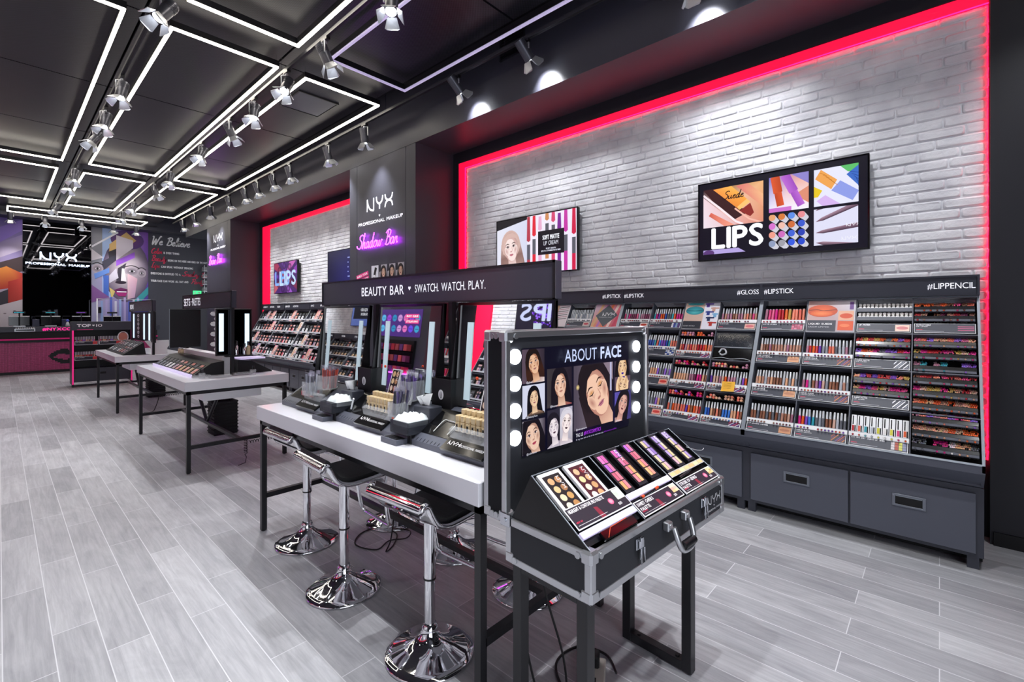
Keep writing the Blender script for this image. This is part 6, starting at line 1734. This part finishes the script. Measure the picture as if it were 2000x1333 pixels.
bposter('tall mural of a womans face in coloured shards on the back wall', 1.96, 3.38, 1.2, 4.325, mural)
def mural2(A, w, h):
    A.poly([(0, 0), (w, 0), (w, h), (0, h)], ['#d8c8cc', '#c8b8bc', '#6a58a8', '#5a4898'])
    A.poly([(0, h * .55), (w, h * .86), (w, h * .72), (0, h * .42)], ['#7a6a88', '#9a8ac0', '#c8b8d0', '#8a7a88']); A.poly([(w * .3, h * .78), (w, h), (w, h * .9), (w * .6, h * .72)], '#8a70c8')
    A.poly([(0, h * .42), (w, h * .66), (w, h * .52), (0, h * .3)], '#4a3a3c'); A.poly([(0, h * .36), (w * .8, h * .56), (w, h * .5), (w, h * .38), (0, h * .26)], ['#d8783a', '#e89040', '#d04038', '#c83030', '#b85030'])
    A.poly([(0, h * .1), (w * .85, h * .36), (w * .85, h * .1)], '#3a3640'); A.poly([(w * .82, h * .2), (w, h * .2), (w, h * .46), (w * .82, h * .42)], ['#b03028', '#c84038', '#d84a40', '#b83028']); A.poly([(0, 0), (w, 0), (w, h * .26), (0, h * .06)], ['#d8ccd2', '#cfc2ca', '#e0d4da', '#d0c4cc'])
    for k in range(6): A.ell(w * (.3 + .12 * k), h * (.03 + .025 * k), .03, .015, '#8a7a80')
bposter('abstract purple and orange mural at the left end of the back wall', -1.1, .468, 1.2, 4.325, mural2)
o = MB().box(.475, YB - .02, 1.1, 1.95, YB - .001, 4.325).build('mirror_panel', 'dark_mirror'); tag(o, 'dark mirrored panel behind the sales counter reflecting the light frames', 'mirror')
o = thing('logo_sign', 'lit white NYX PROFESSIONAL MAKEUP sign on the dark mirrored panel', 'sign', Mx=BW(1.22, 3.2, YB - .08))
m = MB(); h = .215
def extr(L, wd, z0, z1):
    m = MB()
    for l in L:
        for i in range(len(l) - 1):
            a = Vector(l[i]); b = Vector(l[i + 1]); d = (b - a)
            if d.length < 1e-6: continue
            n = Vector((-d.y, d.x)).normalized() * wd / 2; e = d.normalized() * wd * .1
            P = [a - n - e, b - n + e, b + n + e, a + n - e]
            m.add([(p.x, p.y, z0) for p in P] + [(p.x, p.y, z1) for p in P], [(0, 1, 2, 3), (7, 6, 5, 4), (0, 1, 5, 4), (1, 2, 6, 5), (2, 3, 7, 6), (3, 0, 4, 7)])
    return m
extr(logo(-1.14 * h * LX, 0, h), .034, 0, .04).build('letters', 'lit_letter', o)
A = Art(); A.z0 = .03; A.heart(0, -.06, .028, '#ffffff'); A.text('PROFESSIONAL MAKEUP', 0, -.155, .062, '#ffffff', al='c', wid=1.38, bold=.05); A.build('tagline', Matrix.Identity(4), o, 'lit_letter')
MB().box(-.7, -.11, -.06, .7, -.09, .0).build('rail', 'black', o)
# slogan wall
o = thing('wall_slogan', 'white and pink slogan lettering starting We Believe on the grey back wall', 'lettering', Mx=BW(3.46, 2.5))
A = Art(); A.dz = 2e-4
def sct(s, x, z, h, wd, c, width=None):
    L, e = script(s, 0, 0, h); k = 1 if width is None else width / e
    A.strokes([[(x + px * k, z + py) for px, py in l] for l in L], wd, c); return x + e * k
sct('We Believe', 0, 1.46, .27, .036, '#f4f4f8', 1.1)
for s, z, c, rest, w_ in (('Color', 1.15, .17, 'IS EVERYTHING', .44), ('Beauty', .90, .19, 'BEGINS ON THE INSIDE AND ENDS ON THE OUTSIDE', 1.25), ('Lips', .67, .18, 'CAN SPEAK WITHOUT SPEAKING', .92)):
    e = sct(s, 0, z, c, .022, '#f0305e', {'Color': .3, 'Beauty': .42, 'Lips': .23}[s]); A.text(rest, e + .05, z + .01, .07, '#f0f0f4', wid=w_, bold=.06)
A.text('EVERYONE IS ENTITLED TO A', 0, .44, .07, '#f0f0f4', wid=.83, bold=.06); sct('Smokey Eye', .88, .43, .16, .022, '#f0305e', .8)
A.text('YOUR FACE CAN WORK ALL DAY AND', 0, .19, .07, '#f0f0f4', wid=1.06, bold=.06); sct('Party', 1.12, .17, .17, .022, '#f0305e', .42)
A.build('lettering', TR(0, 0, .0), o)
o = thing('exit_sign', 'small green lit emergency exit sign on the back wall', 'sign', Mx=BW(4.66, 2.29, YB - .03))
MB().bbox(0, 0, -.03, .25, .14, 0, .003).build('housing', 'exit_green', o)
A = Art(); A.poly([(.14, .05), (.18, .05), (.18, .03), (.22, .07), (.18, .11), (.18, .09), (.14, .09)], '#e8fff0'); A.ell(.06, .1, .012, .012, '#e8fff0'); A.poly([(.04, .085), (.07, .085), (.09, .03), (.075, .03), (.055, .06), (.03, .03), (.02, .035)], '#e8fff0'); A.build('symbol', Matrix.Identity(4), o)
o = thing('wall_shelf', 'narrow tower of clear boxes with steel edges on the back wall by the far pillar', 'shelf', (4.97, YB - .28, 2.4))
for k in range(4):
    z = k * .24
    MB().bbox(-.1, -.1, z, .1, .1, z + .012, .002).build('plate', 'alu', o)
    MB().bbox(-.09, -.09, z + .012, .09, .09, z + .15, .004).build('box', 'acrylic', o)
MB().cyl((0, .11, -.05), (0, .11, .95), .012, 8).build('pole', 'chrome', o)
# sales counter
def pixel_mat():
    m = bpy.data.materials.new('pixel_panel'); m.use_nodes = True; nt = m.node_tree; N = nt.nodes; b = N['Principled BSDF']
    tc = N.new('ShaderNodeTexCoord'); sp = N.new('ShaderNodeSeparateXYZ'); nt.links.new(tc.outputs['Object'], sp.inputs[0]); cb = N.new('ShaderNodeCombineXYZ')
    nt.links.new(sp.outputs['X'], cb.inputs['X']); nt.links.new(sp.outputs['Z'], cb.inputs['Y'])
    br = N.new('ShaderNodeTexBrick'); br.offset = 0; nt.links.new(cb.outputs[0], br.inputs['Vector'])
    for k, v_ in (('Scale', 1), ('Brick Width', .026), ('Row Height', .026), ('Mortar Size', .0028)): br.inputs[k].default_value = v_
    br.inputs['Color1'].default_value = lin('#b8306e') + (1,); br.inputs['Color2'].default_value = lin('#c84482') + (1,); br.inputs['Mortar'].default_value = lin('#4a1634') + (1,)
    nt.links.new(br.outputs['Color'], b.inputs['Base Color']); b.inputs['Roughness'].default_value = .35; MT['pixel'] = m
pixel_mat()
t = thing('sales_counter', 'long black sales counter with magenta pixel front and black pixel lips', 'counter', (0, 17.8, 0))
MB().box(-3.0, .06, 0, 3.3, .75, 1.08).build('body', 'cabinet_dark', t)
MB().box(-3.0, .03, .0, 3.3, .06, .07).box(-3.0, .0, .83, 3.3, .06, .90).build('plinth', 'black', t)
MB().box(-3.0, .03, .07, 3.3, .058, .83).build('front_panel', 'pixel', t)
MB().bbox(-3.0, -.06, .90, 3.3, .1, .935, .003).build('shelf_lip', 'magenta', t)
MB().bbox(-3.05, -.03, 1.11, 3.35, .8, 1.245, .004).build('top', 'cabinet_dark', t)
MB().box(-3.0, .02, .935, 3.3, .06, 1.11).build('recess', 'panel_black', t)
A = Art(); g = .026
ROWS = ['.........######.....#####....', '......##########..########...', '....########################.', '..############################', '.######......#################', '######...........############', '.###....................#####.', '..#####..............########.', '...########....##############.', '.....#######################..', '.......###################....', '.........############.........']
for r, s in enumerate(ROWS):
    for sx in (0, 1):
        i = 0
        s2 = s if sx == 0 else s[::-1]
        while i < len(s2):
            if s2[i] == '#':
                j = i
                while j < len(s2) and s2[j] == '#': j += 1
                x0 = .91 + sx * 0 + i * g
                if sx == 0: A.rect(x0, .60 - r * .034, .91 + j * g, .634 - r * .034, '#0c0b0e')
                i = j
            else: i += 1
A.build('pixel_lips', frame((0, .0288, 0), (1, 0, 0), (0, 0, 1)), t)
A = Art(); A.text('#NYXCOSMETICS', .80, 1.145, .075, '#f02a9a', wid=1.05, bold=.07); A.build('lettering', frame((0, -.031, 0), (1, 0, 0), (0, 0, 1)), t, 'pink_letter')
o = thing('price_display', 'small framed display strip on the front edge of the sales counter', 'display', (.28, 17.76, 1.125))
MB().bbox(0, -.02, 0, .38, .0, .075, .003).build('frame', 'alu', o); MB().box(.02, -.0215, .015, .36, -.0195, .06).build('screen', 'black_gloss', o)
m = MB()
for k in range(9): m.lathe([(0, 0), (.014, 0), (.014, .02), (0, .024)], 8, (.03 + k * .04, -.01, .08))
m.build('cap_row', 'white', o)
for k, x in enumerate((.18, .78, 1.40, 2.08)):
    o = thing('cash_register', 'black till screen with small display on top, %s along the sales counter' % nth(k + 1), 'till', (x, 18.05, 1.245))
    MB().bbox(.08, .0, 0, .31, .2, .03, .004).build('base', 'alu', o)
    MB().bbox(0, .06, .03, .185, .1, .27, .006).bbox(.205, .06, .03, .39, .1, .27, .006).build('screen', 'black_gloss', o)
    MB().bbox(.005, .05, .265, .185, .1, .292, .004).bbox(.205, .05, .265, .385, .1, .292, .004).build('top_edge', 'white', o)
    MB().cyl((.195, .08, .02), (.195, .08, .37), .016, 10).build('pole', 'black', o)
    d = MB().bbox(.08, .05, .36, .31, .08, .41, .004).build('display', 'black', o)
    A = Art(); c = ('#3ac8e0', '#3ac8e0', '#a048f0', '#282a38')[k]
    for j in range(7): A.rect(.1 + j * .026, .378, .118 + j * .026, .392, c)
    A.build('digits', frame((0, .0495, 0), (1, 0, 0), (0, 0, 1)), d, 'screen')
o = thing('figurine', 'small white and blue bottle figure at the end of the counter', 'ornament', (1.30, 17.95, 1.245))
MB().lathe([(0, 0), (.05, 0), (.03, .1), (.012, .13), (0, .13)], 14).build('body', 'white', o); MB().lathe([(0, .13), (.03, .14), (.035, .165), (.02, .19), (0, .195)], 14).build('head', 'tint', o).color = lin('#5a68e0') + (1,)
for k, x in enumerate((.62, 1.2)):
    o = MB().bbox(0, 0, 0, .14, .1, .2, .005).build('gift_box', 'tint'); o.color = lin('#26264a') + (1,); o.location = (x, 18.2, 1.245); tag(o, 'dark blue box on the counter %s the second till' % ('left of', 'right of')[k], 'box')
o = thing('glass_screen', 'clear panel with white edges standing before the face mural', 'screen panel', (2.0, 18.7, 0))
m = MB(); m.tube([(0, 0, 0), (0, 0, 2.05), (1.28, 0, 2.05), (1.28, 0, 0)], .016, 4); m.build('frame', 'white', o)
o = thing('wall_phone', 'small black phone on the back wall near the mural', 'phone', (2.12, YB - .06, 1.62)); MB().bbox(0, 0, 0, .07, .035, .2, .006).build('body', 'black', o); MB().box(.015, -.001, .1, .055, .0, .18).build('screen', 'black_gloss', o)

# stand with TOP 10 header
T10 = TR(1.062, 13.735, 0)
t = thing('bestseller_stand', 'black shelf stand with pink edges and TOP 10 header in front of the counter', 'stand', Mx=T10)
w_ = 1.02
MB().box(.03, .03, .1, w_ - .03, .45, .39).build('base_cabinet', 'cabinet_dark', t)
d = MB().bbox(.05, .015, .11, w_ - .05, .03, .38, .002).build('drawer', 'cabinet_dark', t); MB().box(w_ / 2 - .05, .012, .255, w_ / 2 + .05, .0155, .3).build('handle', 'panel_black', d)
for x in (0, w_ - .03):
    MB().bbox(x, .0, .05, x + .03, .46, 1.23, .002).build('side_panel', 'cabinet_dark', t); MB().box(x + .002, -.006, .06, x + .028, .0, 1.23).build('pink_edge', 'pink_edge', t)
MB().box(.03, .42, .39, w_ - .03, .45, 1.23).build('back_panel', 'black', t)
MB().bbox(-.01, -.01, 1.225, w_ + .01, .3, 1.415, .003).build('header', 'cabinet_dark', t)
A = Art(); A.text('TOP', .08, 1.30, .062, '#f4f4f8', wid=.22, bold=.06); A.heart(.345, 1.33, .02, '#f4f4f8'); A.text('10', .39, 1.30, .062, '#f4f4f8', wid=.1); A.rect(.08, 1.235, .34, 1.248, '#f02a8c')
A.build('lettering', frame((0, -.0105, 0), (1, 0, 0), (0, 0, 1)), t, 'print')
for z in (.93, .60): MB().box(.03, .02, z - .03, w_ - .03, .42, z).build('shelf', 'cabinet', t)
m = MB().box(0, .0, .0, .035, .035, .06).box(w_ - .035, 0, 0, w_, .035, .06).box(.035, .0, .02, w_ - .035, .03, .05); m.build('foot_frame', 'steel_black', t)
for r, z in ((0, .93), (1, .60)):
    for k in range(26):
        nm, c = pick(['nude', 'mauve', 'violet', 'pink', 'brown', 'peach'] if r == 0 else ['coral', 'red', 'peach', 'brown'])
        put(PG, T10 @ TR(.06 + k * .026 + (.05 if k > 12 else 0), .10, z + .002) @ Matrix.Rotation(PI / 2 - .1, 4, 'X') @ Matrix.Scale(1.25, 4), '%s gloss tube, %s from left, %s shelf of the pink edged stand' % (nm, nth(k + 1), ('upper', 'lower')[r]), 'gloss tubes on the %s shelf of the pink edged stand' % ('upper', 'lower')[r], c)
    for j in range(2):
        o = thing('price_card', '%s white framed card on the %s shelf of the pink edged stand' % (('left', 'right')[j], ('upper', 'lower')[r]), 'sign', Mx=T10 @ frame((.045 + j * .40, .018, z - .022 + .0), (1, 0, 0), (0, -.3, 1)))
        MB().bbox(0, 0, -.003, .38, .085, 0, .0006).build('card', 'white', o); A = Art(); A.rect(.006, .006, .374, .079, '#30323c'); A.text('LIP LINGERIE', .02, .05, .018, '#f0f0f4'); A.rect(.29, .01, .365, .075, '#d8484a'); A.build('print', Matrix.Identity(4), o)
o = thing('light_ring', 'white framed round mirror on the upper shelf of the pink edged stand', 'mirror', Mx=T10 @ TR(.86, .06, 1.06)); MB().tube([(.09 * math.cos(a / 12 * PI), 0, .12 * math.sin(a / 12 * PI)) for a in range(24)], .01, 6, closed=True).build('rim', 'white', o); MB().tube([(0, .004, 0), (0, .008, 0)], .1, 20).build('picture', 'tint', o).color = lin('#c88070') + (1,)

# ------------------------------------------------------------------ middle and far table displays
def wedge(label, x0, y0, y1, prof, sgn=1, mt='black', capm='black'):
    t = thing('sloping_display', label, 'display', (x0, (y0 + y1) / 2, .9)); b = (y1 - y0) / 2
    MB().prism([(x * sgn, z) for x, z in prof], 'y', -b, b).build('body', mt, t)
    return t, b
t, b = wedge('black sloping palette display along the aisle side of the middle table', 1.355, 5.75, 7.55, [(0, 0), (.30, 0), (.30, .155), (.18, .138), (0, .01)])
MB().box(-.004, -b, .0, .004, b, .03).build('front_lip', 'lilac_glow', t)
sl = Vector((.18, 0, .128)).normalized(); nsl = 0
for k in range(11):
    y = 7.50 - k * .158
    kd = ('dark', 'dark', 'dark', 'white', 'white', 'violet', 'pink', 'beige', 'pink', 'beige', 'pink')[k]
    put(PALS[kd], frame((1.375, y, .929), (0, -1, 0), sl), 'open tester palette, %s from the far end of the middle table display' % nth(k + 1), 'tester palettes of the middle table', (1, 1, 1, 1))
t, b = wedge('black sloping display along the wall side of the middle table', 2.15, 5.75, 7.55, [(0, 0), (.36, 0), (.36, .155), (.22, .138), (0, .01)], -1)
o = MB().box(1.67, 5.85, .9, 1.78, 7.62, 1.105).build('riser_box', 'white'); tag(o, 'long white riser box under the header of the middle table', 'riser')
o = MB().bbox(1.80, 5.70, 1.06, 2.06, 5.95, 1.075, .002).build('purple_tray', 'lilac_glow'); tag(o, 'lilac panel with added glow on the wall side display of the middle table', 'light strip')  # plain lilac panel, faint emission added
o = thing('lit_mirror', 'dark mirror with two white light bars at the near end of the middle table', 'mirror', (1.755, 5.75, 1.11))
MB().bbox(-.18, 0, 0, .18, .02, .515, .003).build('frame', 'black', o); MB().add([(-.165, -.001, .015), (.165, -.001, .015), (.165, -.001, .5), (-.165, -.001, .5)], [(0, 1, 2, 3)]).build('mirror_glass', 'dark_mirror', o)
for x in (-.15, .105): MB().box(x, -.006, .05, x + .045, -.002, .46).build('light_bar', 'light_bar', o)
MB().bbox(-.1, -.07, -.012, .17, 0, .0, .002).build('ledge', 'black', o)
for k, (x, h, mt_) in enumerate(((-.02, .16, 'chrome'), (.06, .13, 'steel'), (.10, .15, 'beige'))):
    q = thing('setting_spray', ('silver', 'steel', 'pale')[k] + ' bottle on the ledge of the lit mirror, middle table', 'bottle', (1.755 + x + .03, 5.715, 1.11))
    MB().lathe([(0, 0), (.019, 0), (.02, .004), (.02, h * .62), (.01, h * .7), (.01, h * .74), (0, h * .74)], 14).build('body', mt_, q); MB().lathe([(0, h * .74), (.013, h * .74), (.013, h), (0, h)], 12).build('cap', 'black_cap', q)
o = thing('back_board', 'black board at the far end of the middle table under the header', 'board', (1.63, 7.2, 1.14)); MB().bbox(-.17, 0, 0, .17, .02, .49, .003).build('panel', 'black', o); MB().box(-.174, -.002, 0, -.168, .0, .49).build('edge', 'alu_edge', o)
o = thing('puff_tower', 'column of white powder puffs on a pole under the middle table header', 'puff stand', (1.735, 6.35, 1.105)); MB().cyl((0, 0, 0), (0, 0, .53), .006, 8).build('pole', 'chrome', o)
pz = 0
for k in range(8):
    q = MB().lathe([(0, -.028), (.028, -.02), (.04, 0), (.028, .02), (0, .028)], 12).build('powder_puff', 'tissue'); q.location = (1.735 + .02 * (-1) ** k, 6.33, 1.15 + k * .06); tag(q, 'white powder puff on the pole of the middle table, %s from the bottom' % nth(k + 1), 'powder puff', 'powder puffs on the pole')
for k, (x, y) in enumerate(((1.41, 5.60), (1.88, 5.56))):
    q = thing('clear_bottle', 'small clear bottle with black cap at the %s of the middle table end' % ('left', 'right')[k], 'bottle', (x, y, .9)); MB().bbox(-.025, -.025, 0, .025, .025, .06, .004).build('body', 'acrylic', q); MB().cyl((0, 0, .06), (0, 0, .095), .016, 12).build('cap', 'black_cap', q)
for k, (x, y, w2) in enumerate(((1.56, 5.55, .1), (1.42, 5.66, .08), (1.80, 5.63, .09))):
    q = MB().bbox(-w2, -.03, 0, w2, .03, .03, .003).build('clear_tray', 'acrylic'); q.location = (x, y, .9); tag(q, 'low clear tray at the near end of the middle table, %s' % ('centre', 'left', 'right')[k], 'tray')
for k in range(3):
    q = thing('lotion_bottle', 'small bottle on top of the aisle display, %s at its far end' % nth(k + 1), 'bottle', (1.60, 7.36 - k * .07, 1.055)); MB().lathe([(0, 0), (.017, 0), (.017, .055), (.008, .06), (0, .06)], 12).build('body', 'beige', q); MB().lathe([(0, .06), (.01, .06), (.01, .09), (0, .09)], 10).build('cap', 'chrome', q)
# far table
t, b = wedge('dark sloping display with palettes on the farthest table', 1.36, 9.78, 11.5, [(0, 0), (.30, 0), (.27, .2), (0, .012)])
sl2 = Vector((.27, 0, .188)).normalized()
for r in range(2):
    for k in range(8):
        put(PALS[('white', 'dark', 'white', 'dark', 'white', 'pink', 'red', 'violet')[(k + r * 5) % 8]], frame((1.385 + r * .13, 11.42 - k * .2, .932 + r * .091), (0, -1, 0), sl2), 'palette, %s in the %s row of the farthest table display' % (nth(k + 1), ('front', 'back')[r]), 'palettes of the farthest table', (1, 1, 1, 1))
o = thing('white_holder', 'white flared holder panel at the near end of the farthest table', 'holder', (1.83, 9.72, .9)); MB().prism([(-.11, 0), (.11, 0), (.11, .1), (.2, .23), (-.2, .23), (-.11, .1)], 'y', 0, .03).build('panel', 'white', o)
o = thing('lit_board', 'dark board with upright light bars under the farthest header', 'board', (1.715, 10.45, 1.1)); MB().bbox(0, -.95, 0, .03, .95, .51, .003).build('panel', 'black', o)
for y in (.72, -.2, -.62): MB().box(-.006, y - .045, .03, 0, y + .045, .48).build('light_bar', 'light_bar', o)
A = Art()
for k in range(6):
    A.ell(.0, .05 + k * .075, .09, .03, '#f0f0f4'); A.ell(0, .05 + k * .075, .05, .008, '#1a1a1e')
A.build('lip_strip', frame((-.002, .3, .02), (0, -1, 0), (0, 0, 1)), o)
